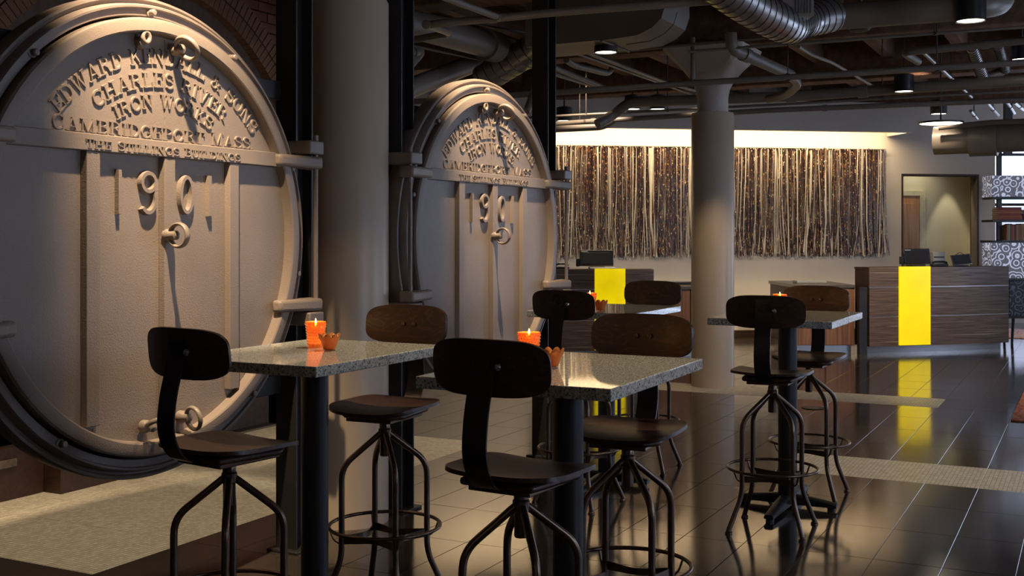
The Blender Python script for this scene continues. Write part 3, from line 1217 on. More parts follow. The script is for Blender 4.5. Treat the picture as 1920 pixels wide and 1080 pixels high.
    # clamp straps and hinge rods at both sides
    for sg in (-1, 1):
        for zz, up in ((.354, 1), (-.315, -1)):
            m = MB()
            m.hexa([(-.035, sg * .70, zz - .030), (-.035, sg * .985, zz - .036), (-.035, sg * .985, zz + .030), (-.035, sg * .70, zz + .030)],
                   [(.012, sg * .71, zz - .026), (.055, sg * .975, zz - .032), (.055, sg * .975, zz + .026), (.012, sg * .71, zz + .026)])
            m.build('clamp_strap', M_IRON, t, bevel=.014, seg=3)
            k = MB().box(-.11, .05, sg * .93 - .055, sg * .93 + .055, zz + up * .068 - .032, zz + up * .068 + .032)
            k.build('clamp_block', M_IRON2, t, bevel=.008)
            MB().cyl((.022, sg * .955, zz + up * .10), (.022, sg * .955, zz + up * .128), .013, 8).build('clamp_nut', M_IRON2, t)
        MB().cyl((.022, sg * .955, -.43), (.022, sg * .955, .46), .0115, 14).build('hinge_rod', M_IRON2, t)
    # bolts around the frame
    for k in range(10):
        a = R(93 + 36 * k + (4 if k % 2 else 0))
        y, z = .893 * math.cos(a), .893 * math.sin(a)
        b = MB().lathe([(0, 0), (.019, 0), (.019, .006), (.013, .008), (.013, .026), (.010, .030), (0, .031)], 14, Matrix.Translation((-.04, y, z)) @ ROTY)
        b.build('bolt', M_IRON2, t)
    return t


round_door('nearest round cast-iron door with raised 1901, cut off by the left edge', (-3.30, 3.41, 1.5), 0)
round_door('second round cast-iron door with raised 1901, left of the bead curtain', (-3.235, 6.09, 1.5), R(-1.4))
for q in ((-3.36, 3.41), (-3.31, 6.09)):
    pass

# ---------------------------------------------------------------- bar stools
SEATH = .80


def sup(t, w, d, e=4.0):
    c, s_ = math.cos(t), math.sin(t)
    return (math.copysign(abs(c) ** (2 / e), c) * w / 2, math.copysign(abs(s_) ** (2 / e), s_) * d / 2)


def disc_to_round(i, j, n, w, d, e=5.0):
    """square grid parameter -> rounded rectangle"""
    x, y = -1 + 2 * i / n, -1 + 2 * j / n
    m = max(abs(x), abs(y))
    if m < 1e-6:
        return 0.0, 0.0
    t = math.atan2(y, x)
    px, py = sup(t, w, d, e)
    return px * m, py * m


def make_stool(label, group):
    t = thing('bar_stool', label, 'stool', group=group)
    n = 18
    g = []
    for i in range(n + 1):
        row = []
        for j in range(n + 1):
            x, y = disc_to_round(i, j, n, .395, .375, 4.0)
            z = SEATH + .10 * (abs(x) / .2) ** 2.2 * .14 - .010 * max(0, (y - .09) / .10) ** 2 + .012 * max(0, (-y - .04) / .15) ** 2
            row.append((x, y, z))
        g.append(row)
    MB().sheet(g, .013).build('seat', M_SEAT, t, 60)
    m = MB()
    m.prism([(-.125, -.15), (.125, -.15), (.15, .10), (.10, .155), (-.10, .155), (-.15, .10)], SEATH - .030, SEATH - .006)
    m.build('seat_support', M_SEAT, t, bevel=.01)
    MB().box(-.105, .105, -.13, .13, SEATH - .046, SEATH - .032).build('seat_plate', M_STOOL, t, bevel=.003)
    # curved backrest board
    g = []
    for i in range(n + 1):
        row = []
        for j in range(n + 1):
            x, z = disc_to_round(i, j, n, .395, .165, 3.6)
            y = -.205 + .95 * x * x - .10 * z
            row.append((x, y, 1.128 + z))
        g.append(row)
    MB().sheet(g, .013).build('backrest', M_SEAT, t, 60)
    # flat steel bar from under the seat up to the board
    path = fillet([(0, .10, SEATH - .026), (0, -.12, SEATH - .028), (0, -.215, SEATH - .015), (0, -.262, SEATH + .075), (0, -.252, SEATH + .19), (0, -.220, 1.10), (0, -.214, 1.19)], .07, 6)
    g = []
    for p in path:
        tt = (p.z - .80) / .39
        w = .040
        g.append([(x, p.y, p.z) for x in (-w, -w * .5, 0, w * .5, w)])
    bar = MB().sheet(g, .006).build('back_bar', M_BAR, t, 60)
    Mo = Matrix.Translation((0, -.222, 1.145)) @ Matrix.Rotation(R(-84), 4, 'X').inverted()
    MB().lathe([(.024, 0), (.030, 0), (.030, .0028), (.027, .0035), (.025, .0025), (.024, 0)], 24, Mo @ Matrix.Diagonal((1, .78, 1, 1))).build('oval_badge', M_BAR, bar)
    for sx in (-1, 1):
        MB().lathe([(0, 0), (.010, 0), (.009, .005), (0, .008)], 12, Matrix.Translation((sx * .026, -.192, 1.128)) @ Matrix.Rotation(R(-90), 4, 'X')).build('rivet', M_STOOL, t)
    MB().lathe([(0, 0), (.010, 0), (.012, .008), (.008, .014), (0, .016)], 12, Matrix.Translation((.052, -.212, 1.135)) @ Matrix.Rotation(R(90), 4, 'X')).build('wing_knob', M_CHROME, t)
    # spindle and hub
    MB().lathe([(0, .60), (.019, .60), (.021, .605), (.021, .675), (.026, .68), (.026, .71), (.022, .715), (.022, SEATH - .07), (.018, SEATH - .062), (.018, SEATH - .046), (0, SEATH - .046)], 20).build('spindle', M_STOOL, t)
    for sx in (-1, 1):
        for sy in (-1, 1):
            e, ef = .127, .183
            pts = fillet([(sx * .014, sy * .014, .692), (sx * e, sy * e, .566), (sx * e * 1.0, sy * e, .19), (sx * ef, sy * ef, .018)], .055, 6)
            lg = MB().tube(pts, .0125, 12).build('leg', M_STOOL, t, 60)
            MB().lathe([(0, 0), (.019, 0), (.019, .008), (.013, .012), (.013, .022), (0, .022)], 14, Matrix.Translation((sx * ef, sy * ef, 0))).build('foot_glide', M_STOOL, lg)
    ring = MB()
    N_ = 48
    ring.tube([(.228 * math.cos(2 * math.pi * i / N_), .228 * math.sin(2 * math.pi * i / N_), .315) for i in range(N_)], .0075, 10, closed=True)
    ring.build('foot_ring', M_STOOL, t, 60)
    for sx in (-1, 1):
        for sy in (-1, 1):
            k = .228 / math.sqrt(2)
            MB().tube(fillet([(sx * .134, sy * .134, .255), (sx * .150, sy * .150, .27), (sx * k, sy * k, .31)], .02, 4), .006, 8, flat=.5).build('ring_bracket', M_STOOL, t, 60)
    for k in range(4):
        a0 = R(45 + 90 * k)
        p0 = Vector((math.cos(a0), math.sin(a0))) * .180
        p1 = Vector((math.cos(a0 + R(90)), math.sin(a0 + R(90)))) * .180
        g = []
        for i in range(9):
            s_ = i / 8
            q_ = p0.lerp(p1, s_) * (1 - .32 * math.sin(math.pi * s_))
            h_ = .017 - .005 * math.sin(math.pi * s_)
            g.append([(q_.x, q_.y, .268 - h_), (q_.x, q_.y, .268 + h_)])
        MB().sheet(g, .004).build('brace', M_STOOL, t, 60)
    return t


GST = 'swivel bar stools around the granite tables'
st0 = make_stool('dark bar stool in the left foreground, its back to us, left of the first table', GST)
index_kids()
st0.location = (-2.58, 2.96, 0)
st0.rotation_euler = (0, 0, R(-8))
FAR = R(180)
for (u, v, rz, lab) in [
    (-2.60, 3.93, FAR + R(2), 'dark bar stool facing us behind the first table, in front of the thick column'),
    (-1.53, 3.05, R(-4), 'dark bar stool in the centre foreground, the largest, its wide back turned to us'),
    (-1.50, 3.85, FAR + R(4), 'dark bar stool facing us on the far side of the bright centre foreground table'),
    (-2.585, 5.88, R(-6), 'dark bar stool, back to us, at the middle-distance table near the second round door'),
    (-2.60, 6.97, FAR + R(2), 'dark bar stool facing us beyond the middle-distance table, its back against the yellow panel'),
    (-1.471, 5.815, R(3), 'dark bar stool, its back to us, wholly in view at the right-hand table'),
    (-1.475, 6.68, FAR + R(0), 'dark bar stool behind the right-hand table, facing us before the orange-brown counter')]:
    dup(st0, (u, v, 0), rz, lab, GST)

# ---------------------------------------------------------------- granite tables


def make_table(label, group):
    t = thing('pedestal_table', label, 'table', group=group)
    MB().box(-.33, .33, -.43, .43, 1.029, 1.067).build('granite_top', M_GRAN, t, bevel=.003)
    MB().box(-.16, .16, -.16, .16, 1.017, 1.028).build('top_plate', M_STEELK, t, bevel=.002)
    MB().lathe([(0, .045), (.052, .045), (.052, 1.017), (0, 1.017)], 28).build('pedestal', M_STEELK, t)
    b = MB()
    for k in range(4):
        L = .27 if k % 2 == 0 else .42
        a = R(90 * k)
        g = []
        for i in range(9):
            s_ = i / 8
            x = .03 + (L - .03) * s_
            top = .070 - .030 * s_ ** 1.5
            w = .034 - .009 * s_
            g.append((x, w, top))
        c_, s2 = math.cos(a), math.sin(a)
        vs, fs = [], []
        for (x, w, top) in g:
            for (yy, zz) in ((-w, .018), (-w, top - .008), (-w * .6, top), (w * .6, top), (w, top - .008), (w, .018)):
                vs.append((x * c_ - yy * s2, x * s2 + yy * c_, zz))
        for i in range(8):
            for j in range(6):
                fs.append((i * 6 + j, i * 6 + (j + 1) % 6, (i + 1) * 6 + (j + 1) % 6, (i + 1) * 6 + j))
        fs += [tuple(range(6)), tuple(8 * 6 + j for j in range(5, -1, -1))]
        MB_ = MB()
        MB_.add(vs, fs)
        arm = MB_.build('base_arm', M_STEELK, t, 40)
        MB().lathe([(0, 0), (.022, 0), (.022, .012), (.016, .02), (0, .02)], 14, Matrix.Translation(((L - .03) * c_, (L - .03) * s2, 0))).build('foot_glide', M_STEELK, arm)
    return t


GT = 'granite-topped pedestal tables'
tb0 = make_table('granite-topped table at the left front, with candle and bowl, before the nearest round door', GT)
index_kids()
T1, T2, T3, T4 = (-2.645, 3.516), (-1.563, 3.465), (-2.655, 6.46), (-1.52, 6.35)
tb0.location = (*T1, 0)
dup(tb0, (*T2, 0), 0, 'granite-topped table in the centre foreground, mirroring the bright wall in its top', GT)
for _c in bpy.data.objects:
    if _c.parent and _c.parent.get('label', '').startswith('granite-topped table in the centre') and _c.name.startswith('granite_top'):
        _c.rotation_euler.x = R(.36)    # this stone top sits a few millimetres out of level
        _c.location = (0, .0067, 0)
dup(tb0, (*T3, 0), 0, 'darker granite-topped table in the middle distance, in front of the left reception desk', GT)
dup(tb0, (*T4, 0), 0, 'granite-topped table on the right, its whole black pedestal and base in view', GT)

# ---------------------------------------------------------------- candles and bowls


def make_candle(label, group):
    t = thing('candle_holder', label, 'candle', group=group)
    outer = [(0, 0), (.027, 0), (.030, .004), (.040, .098), (.0405, .101), (.0375, .101), (.028, .012), (0, .010)]
    MB().lathe(outer, 28).build('glass_cup', M_OGL, t)
    # hobnail beads on the cup
    hb = MB()
    for rr in range(8):
        z = .014 + rr * .011
        rad = .030 + (.010) * z / .10 + .0005
        for k in range(20):
            a = 2 * math.pi * (k + .5 * (rr % 2)) / 20
            M = Matrix.Translation((rad * math.cos(a), rad * math.sin(a), z))
            hb.lathe([(0, .0028), (.0032, .0012), (.0042, -.001)], 6, M @ Matrix.Rotation(a, 4, 'Z') @ Matrix.Rotation(R(90), 4, 'Y'))
    o = hb.build('hobnails', M_OGL, t, 60)
    o['kind'] = 'stuff'
    MB().lathe([(0, .014), (.029, .014), (.0345, .080), (.030, .0815), (.010, .079), (0, .079)], 24).build('wax', M_WAX, t)
    MB().cyl((0, 0, .078), (0, 0, .088), .0009, 6).build('wick', M_BLK, t)
    MB().lathe([(0, .084), (.0035, .088), (.0045, .094), (.003, .103), (.0008, .112), (0, .114)], 14).build('flame', M_FLAME, t)
    return t


def make_bowl(label, group):
    t = thing('glass_bowl', label, 'bowl', group=group)
    m = MB()
    vs, fs = [], []
    n = 64
    prof = [(.0, .004), (.018, .003), (.024, .006), (.029, .022), (.034, .040), (.042, .058)]
    for pi, (r, z) in enumerate(prof):
        for k in range(n):
            a = 2 * math.pi * k / n
            f = abs(math.sin(a * 4))
            up = z + (.016 * (f ** .7) - .010) * (pi / 5) ** 3
            rr = r * (1 + .08 * (f - .5) * (pi / 5))
            vs.append((rr * math.cos(a), rr * math.sin(a), up))
    for i in range(len(prof) - 1):
        for k in range(n):
            fs.append((i * n + k, i * n + (k + 1) % n, (i + 1) * n + (k + 1) % n, (i + 1) * n + k))
    m.add(vs, fs)
    o = m.build('petal_cup', M_AMB, t, 60)
    s_ = o.modifiers.new('thickness', 'SOLIDIFY')
    s_.thickness = .003
    b = MB()
    for k in range(7):
        a = k * .9
        b.lathe([(0, 0), (.008, .002), (.010, .008), (.007, .014), (0, .016)], 8, Matrix.Translation((.015 * math.cos(a), .015 * math.sin(a), .028 + .004 * (k % 3))))
    b.build('sugar_packets', plain('amber_sweets', (.75, .45, .18), .5), t)
    return t


GC, GB = 'lit orange glass candles', 'amber petal glass bowls'
cd = make_candle('lit candle in an orange hobnail glass on the left front table', GC)
bw = make_bowl('small amber petal-edged glass bowl beside the candle on the left front table', GB)
index_kids()


def on_table(px, py):
    p = atz(px, py, 1.067)
    return (p.x, p.y, 1.0672)


cpos = [on_table(592, 651), on_table(992, 677), on_table(1106, 581), (-1.63, 6.62, 1.0672)]
bpos = [on_table(618, 657), on_table(1034, 689), on_table(1126, 583)]
cd.location = cpos[0]
bw.location = bpos[0]
for p, l in zip(cpos[1:], ('lit candle in an orange hobnail glass on the bright centre table', 'lit candle in an orange glass on the middle-distance table', 'lit candle in an orange glass behind the stool back on the right-hand table')):
    dup(cd, p, 0, l, GC)
for p, l in zip(bpos[1:], ('small amber petal-edged glass bowl beside the candle on the bright centre table', 'small amber petal-edged glass bowl before the yellow panel on the middle-distance table')):
    dup(bw, p, R(20), l, GB)
for p in cpos:
    lamp('POINT', (p[0], p[1], p[2] + .125), .35, (1.0, .5, .15), None, 'candle_glow', shadow_soft_size=.01)

# ---------------------------------------------------------------- bead curtain
bc = MB()
s0, s1 = s_at(1000, .09), s_at(1661, .09)
ztop, zbot = z_at(1400, 277, .09), z_at(1400, 479, .09)
s_ = s0
k = 0
while s_ < s1:
    ribbon = random.random() < .31
    bc.cur = 1 if ribbon else 0
    w = random.uniform(.006, .015) if ribbon else random.uniform(.007, .011)
    if random.random() < .04 and ribbon:
        w = .032
    zt = ztop + random.uniform(-.02, .02)
    zb_ = zbot + random.uniform(-.03, .06)
    yo = random.uniform(-.11, -.04)
    ph, am = random.uniform(0, 6), random.uniform(.002, .012)
    lean = random.uniform(-.07, .07)
    kink = random.uniform(-.22, .22) if random.random() < .45 else 0
    g = []
    for i in range(11):
        q = i / 10
        z = zt + (zb_ - zt) * q
        x = s_ + am * math.sin(ph + q * 5) + lean * q * q + kink * max(0, q - .7)
        tw = .35 * math.sin(ph * 3 + q * 4) if ribbon else 0
        g.append((x, yo + am * math.cos(ph + q * 4), z, tw))
    vs, fs = [], []
    hw, ht = w / 2, (.0015 if ribbon else w / 2)
    for (x, y, z, tw) in g:
        for (a, b) in ((-hw, -ht), (hw, -ht), (hw, ht), (-hw, ht)):
            vs.append((x + a * math.cos(tw), y + b + a * math.sin(tw), z))
    for i in range(10):
        for j in range(4):
            fs.append((i * 4 + (j + 1) % 4, i * 4 + j, (i + 1) * 4 + j, (i + 1) * 4 + (j + 1) % 4))
    bc.add(vs, fs)
    s_ += random.uniform(.004, .0085)
    k += 1
o = bc.build('bead_curtain', [M_BEAD, M_RIB], None, 0, M=wallM(0))
tag(o, 'wide hanging of dark bead strings and cream ribbons on the lit far wall', 'bead curtain', kind='stuff')
tag(MB().box(s0, s1, -.115, -.03, ztop + .0, ztop + .012).build('curtain_rail', M_RIB, smooth=0, M=wallM(0)), 'thin pale rail along the top of the bead hanging', 'rail')

# ---------------------------------------------------------------- reception desks


def desk(label, pL, pR, zb_, zt, rows, segs, yel, bow, depth, group):
    """front runs from pL to pR (world xy); yel = fractions of the yellow strip; rows = joint heights"""
    pL, pR = Vector((pL.x, pL.y, 0)), Vector((pR.x, pR.y, 0))
    d = pR - pL
    L = d.length
    a = math.atan2(d.y, d.x)
    t = thing('reception_desk', label, 'desk', pL, a, group)

    def fy(x):
        q = x / L
        return -bow * math.sin(math.pi * q) + 0

    def plate(x0, x1, z0, z1, out, th):
        n = max(2, int((x1 - x0) / .12))
        g = [[(x0 + (x1 - x0) * i / n, fy(x0 + (x1 - x0) * i / n) - out, z) for z in (z0, z1)] for i in range(n + 1)]
        return MB().sheet(g, th)
    y0, y1 = yel[0] * L, yel[1] * L
    for i in range(len(rows) - 1):
        for x0, x1 in ((0, y0), (y1, L)):
            plate(x0 + .002, x1 - .002, rows[i] + .005, rows[i + 1] - .005, .012, .024).build('front_panel', M_ZEB, t, 30)
    for zz in rows[1:-1]:
        for x0, x1 in ((0, y0), (y1, L)):
            plate(x0, x1, zz - .006, zz + .006, .004, .02).build('metal_reveal', M_CHROME, t, 30)
    plate(y0, y1, rows[0] + .015, rows[-1] + .004, .030, .030).build('yellow_strip', M_YEL, t, 30)
    core = MB()
    n = 14
    out = [(L * i / n, fy(L * i / n) + .012) for i in range(n + 1)] + [(L, depth), (0, depth)]
    core.prism(out, zb_ + .004, zt - .03)
    core.build('carcass', M_DWOOD, t, 0)
    out2 = [(L * i / n, fy(L * i / n) - .024) for i in range(n + 1)] + [(L + .01, depth), (-.01, depth)]
    MB().prism(out2, zt - .03, zt).build('top', M_ZEB, t, 0) if False else MB().prism([(x, y + .026) for x, y in out2[:-2]] + out2[-2:], zt - .029, zt - .004).build('top', M_DWOOD, t, 0)
    pl = [(.03 + (L - .06) * i / n, fy(L * i / n) + .10) for i in range(n + 1)] + [(L - .03, depth - .02), (.03, depth - .02)]
    MB().prism(pl, 0, zb_ + .004).build('kick_plinth', M_CHROME, t, 0)
    return t, L, a


DR_L, DR_R = xd(4.585, 14.62), xd(6.64, 15.22)
dsk, LR, aR = desk('right reception desk of striped dark veneer with a glowing yellow strip, in full view', DR_L, DR_R, .09, 1.118,
                   [.09, .479, .858, 1.118], 3, (.195, .405), .05, .30, 'reception desks')
DL_L, DL_R = xd(.50, 13.95), xd(1.75, 14.05)
dsl, LL, aL = desk('left reception desk with a glowing yellow strip, half hidden behind the middle table and stools', DL_L, DL_R, .10, 1.11,
                   [.10, .48, .86, 1.11], 3, (.41, .71), .02, .30, 'reception desks')


def counter(label, X0, X1, D0, D1, group, post=True):
    p = xd(X0, D0)
    t = thing('reception_counter', label, 'counter', p, YAW, group)
    w, dp = X1 - X0, D1 - D0
    MB().box(0, w, 0, dp, .10, .845).build('carcass', M_DWOOD, t, 0)
    n = 2
    for i in range(n):
        MB().box(w * i / n + .01, w * (i + 1) / n - .006, -.018, 0, .105, .84).build('front_panel', M_TEAK, t, 0, bevel=.002)
    MB().box(-.02, w + .0, -.03, dp + .02, .845, .885).build('worktop', plain('dark_stone_top', (.10, .085, .07), .25), t, bevel=.003)
    MB().box(.05, w - .03, .06, dp - .05, 0, .10).build('kick_plinth', M_CHROME, t, 0)
    return t


ctr = counter('low counter with orange-brown wood front joining the right reception desk', 3.66, 4.44, 14.72, 16.1, 'low reception counters')
counter('low reddish wood counter right of the left desk, partly behind the pale column', 1.77, 2.72, 14.3, 15.5, 'low reception counters')
tag(MB().box(-.05, .05, -.05, .05, 0, .86).build('steel_leg_box', M_STEELK, smooth=0, M=Matrix.Translation(xd(4.50, 14.60)) @ Matrix.Rotation(YAW, 4, 'Z')),
    'short black corner post where the low counter meets the right desk', 'post')
# screens lying on the counter
for X, D, lab, c in ((4.02, 15.35, 'low grey tray lying on the counter beside the right desk', M_GRYP), (2.25, 14.9, 'thin folder lying on the counter beside the left desk', M_BLK)):
    tag(MB().box(-.2, .2, -.12, .12, 0, .03).build('desk_tray', c, bevel=.004, M=Matrix.Translation(xd(X, D, .887)) @ Matrix.Rotation(YAW, 4, 'Z')), lab, 'tray')


def terminal(label, X, D, z, rz, w, h):
    t = thing('till_screen', label, 'screen', xd(X, D, z), YAW + rz, 'till screens')
    M = Matrix.Translation((0, 0, .135)) @ Matrix.Rotation(R(-12), 4, 'X')
    MB().box(-w / 2, w / 2, -.02, .02, -h / 2, h / 2, M).build('housing', M_BLK, t, bevel=.008)
    MB().box(-w / 2 + .035, w / 2 - .035, -.024, -.019, -h / 2 + .02, h / 2 - .035, M).build('back_cover', plain('dark_gloss', (.02, .02, .024), .2), t, bevel=.003)
    MB().box(-.10, .10, -.06, .10, 0, .03).build('stand', M_BLK, t, bevel=.006)
    MB().box(-w / 2 - .045, -w / 2 + .005, -.02, .03, .03, .13).build('card_reader', M_BLK, t, bevel=.006)
    MB().box(-w / 2 + .02, -w / 2 + .10, -.0235, -.0195, h / 2 - .028, h / 2 - .016, M).build('maker_plate', M_GRYP, t)
    return t


TT = 1.116
terminal('black tilted till screen standing on the right reception desk', 5.34, 15.0, TT, R(8), .37, .20)
terminal('black tilted till screen standing on the left reception desk', 1.05, 14.12, TT - .008, R(-3), .42, .20)
pr = thing('till_printer', 'grey upright box printer behind the till screen on the right desk', 'printer', xd(5.72, 15.22, TT), YAW)
MB().box(-.10, .06, -.06, .08, 0, .19).build('body', M_GRYP, pr, bevel=.008)
MB().box(-.09, .05, -.062, -.058, .11, .13).build('paper_slot', M_BLK, pr)
ph = thing('desk_phone', 'low black desk telephone in front of the grey box on the right desk', 'telephone', xd(5.66, 15.06, TT), YAW)
MB().box(-.11, .11, -.05, .05, 0, .035).build('base', M_BLK, ph, bevel=.01)
MB().tube(fillet([(-.1, -.02, .045), (-.06, -.02, .06), (.06, -.02, .06), (.1, -.02, .045)], .03, 4), .014, 10).build('handset', M_BLK, ph)
tbm = thing('tablet_stand', 'small tilted tablet on a stand at the right end of the right desk', 'tablet', xd(5.98, 15.12, TT), YAW)
Mt = Matrix.Translation((0, 0, .085)) @ Matrix.Rotation(R(-25), 4, 'X') @ Matrix.Rotation(R(-6), 4, 'Y')
MB().box(-.13, .13, -.008, .008, -.075, .075, Mt).build('frame', M_CHROME, tbm, bevel=.003)
MB().box(-.115, .115, -.010, -.0075, -.062, .062, Mt).build('screen', plain('dim_screen', (.08, .08, .08), .2), tbm)
MB().box(-.09, .09, -.03, .06, 0, .012).build('foot', M_BLK, tbm, bevel=.003)
MB().tube([(-.10 + .02 * i, .02, .10 + .08 * math.sin(math.pi * i / 9)) for i in range(10)], .004, 8).build('cable', M_BLK, tbm)
pp = tag(MB().box(-.16, .16, -.08, .08, 0, .02).build('paper_stack', M_PAPER, bevel=.004, M=Matrix.Translation(xd(1.12, 13.93 + .10, TT - .008)) @ Matrix.Rotation(YAW, 4, 'Z')), 'small pale stack of papers before the screen on the left desk', 'paper')
pf_ = thing('desk_phone', 'small black telephone at the hidden left end of the left desk', 'telephone', xd(.62, 14.12, TT - .008), YAW)
MB().box(-.09, .09, -.05, .05, 0, .03).build('base', M_BLK, pf_, bevel=.01)
MB().tube(fillet([(-.08, -.02, .04), (-.05, -.02, .065), (.05, -.02, .065), (.08, -.02, .04)], .03, 4), .013, 10).build('handset', M_BLK, pf_)

# ---------------------------------------------------------------- shelving at the far right
sh = thing('shelving_unit', 'tall black open shelving unit before the bright far right window', 'shelving', xd(6.72, 15.9, 0), YAW)
ZS = lambda py: CH - (py - HY) * 15.9 / F
for i, (z, x0) in enumerate(((ZS(371), .03), (ZS(414), .02), (ZS(453), 0), (ZS(524), 0), (ZS(595), 0))):
    MB().box(x0 - .02, 1.5, -.02, .36, z - .016, z + .016).build('shelf', M_STEELK, sh, 0, bevel=.002)
for x in (.13, 1.3):
    MB().box(x, x + .06, .12, .18, 0 if x > 1 else ZS(453), 3.0).build('post', M_STEELK, sh, 0)
MB().box(.10, 1.45, .12, .18, ZS(291), ZS(286)).build('cross_bar', M_STEELK, sh, 0)
MB().box(.24, .34, .12, .2, ZS(286), 3.87).build('hanger', M_STEELK, sh, 0)
for x, y in ((.30, .05), (1.4, .05), (.30, .3), (1.4, .3)):
    MB().cyl((x, y, 0), (x + .02, y, ZS(595)), .018, 10, r1=.022).build('leg', M_STEELK, sh)


def lit_box(label, z0, z1, mat, x0=0):
    t = tag(MB().box(x0, 1.48, 0, .34, z0, z1).build('patterned_box', mat, smooth=0, bevel=.006, M=Matrix.Translation(xd(6.72, 15.9)) @ Matrix.Rotation(YAW, 4, 'Z')), label, 'box', 'swirl-patterned boxes in the shelving')


lit_box('pale glowing box with a swirl pattern on the top shelf at far right', ZS(371) + .017, ZS(329), M_LACE)
lit_box('tall pale glowing box with a swirl pattern below the books at far right', ZS(524) + .017, ZS(453) - .017, M_LACE)
lit_box('dark swirl-patterned box on the lowest shelf at far right', ZS(595) + .017, ZS(524) - .017, M_LACE2, .24)
Msh = Matrix.Translation(xd(6.72, 15.9)) @ Matrix.Rotation(YAW, 4, 'Z')
bcols = [(.45, .10, .04), (.5, .14, .05), (.38, .07, .03), (.55, .18, .07), (.42, .10, .05), (.30, .05, .03)]


def book(name, x0, x1, y0, y1, z0, z1, c, lab, grp, M, axis):
    t = thing('book', lab, 'book', M @ Vector(((x0 + x1) / 2, (y0 + y1) / 2, z0)), YAW, grp)
    w, d, h = (x1 - x0) / 2, (y1 - y0) / 2, z1 - z0
    cm = plain('book_cloth_%d%d%d' % tuple(int(q * 100) for q in c), c, .6)
    if axis == 'z':
        MB().box(-w, w, -d, d, 0, .003).box(-w, w, -d, d, h - .003, h).box(-w, w, -d, -d + .003, 0, h).build('cover', cm, t, 0)
        MB().box(-w + .004, w - .004, -d + .004, d - .004, .003, h - .003).build('pages', M_PAPER, t, 0)
    else:
        MB().box(-w, -w + .003, -d, d, 0, h).box(w - .003, w, -d, d, 0, h).box(-w, w, -d, -d + .003, 0, h).build('cover', cm, t, 0)
        MB().box(-w + .003, w - .003, -d + .004, d - .004, .004, h - .005).build('pages', M_PAPER, t, 0)


zz = ZS(414) + .017
ords = ['bottom', 'second from bottom', 'third from bottom', 'fourth from bottom', 'fifth from bottom', 'top']
for i in range(6):
    h = .028
    book('book', .10 + .01 * (i % 2), .44 - .008 * (i % 3), .03, .26, zz, zz + h, bcols[i % 6], '%s book of the orange-red pile lying on the shelf' % ords[i], 'books lying flat in the shelving', Msh, 'z')
    zz += h + .001
for j, lab in enumerate(('lower of two dark books lying right of the orange pile', 'upper of two dark books lying right of the orange pile')):
    book('book', .47, .75, .04, .25, ZS(414) + .017 + j * .07, ZS(414) + .017 + j * .07 + .068, (.08, .03, .03), lab, 'books lying flat in the shelving', Msh, 'z')
x = .215
i = 0
cols2 = [(.42, .20, .09), (.55, .45, .3), (.25, .10, .06), (.48, .14, .06), (.12, .06, .05), (.5, .24, .10), (.35, .12, .06)]
cn = ['tan', 'cream', 'brown', 'orange', 'dark', 'ochre', 'russet']
ordw = ['first', 'second', 'third', 'fourth', 'fifth', 'sixth', 'seventh', 'eighth', 'ninth', 'tenth', 'eleventh', 'twelfth', 'thirteenth', 'fourteenth', 'fifteenth', 'sixteenth']
while x < .62 and i < 14:
    w = random.uniform(.022, .036)
    book('book', x, x + w, .03, .2, ZS(453) + .017, ZS(453) + .017 + random.uniform(.215, .235), cols2[i % 7], '%s upright book, %s spine, %s from left in the shelf row' % ('thin' if w < .029 else 'thick', cn[i % 7], ordw[i]), 'books standing in the shelving', Msh, 'x')
    x += w + .001
    i += 1

# rugs
rg = tag(MB().box(0, 2.4, 0, 3.6, 0.0006, .012).build('rug', M_RUG, bevel=.003, M=Matrix.Translation((-.60, 10.1, 0))), 'orange patterned rug at the right edge of the tiled floor', 'rug')
p = xd(7.0, 17.3)
tag(MB().box(.35, 2.9, -.2, 1.6, .0006, .012).build('rug', M_RUG2, bevel=.003, M=Matrix.Translation((p.x, p.y, 0))), 'faded pink rug in the daylight under the far shelving', 'rug')

# ---------------------------------------------------------------- pipes, ducts, lamps under the ceiling


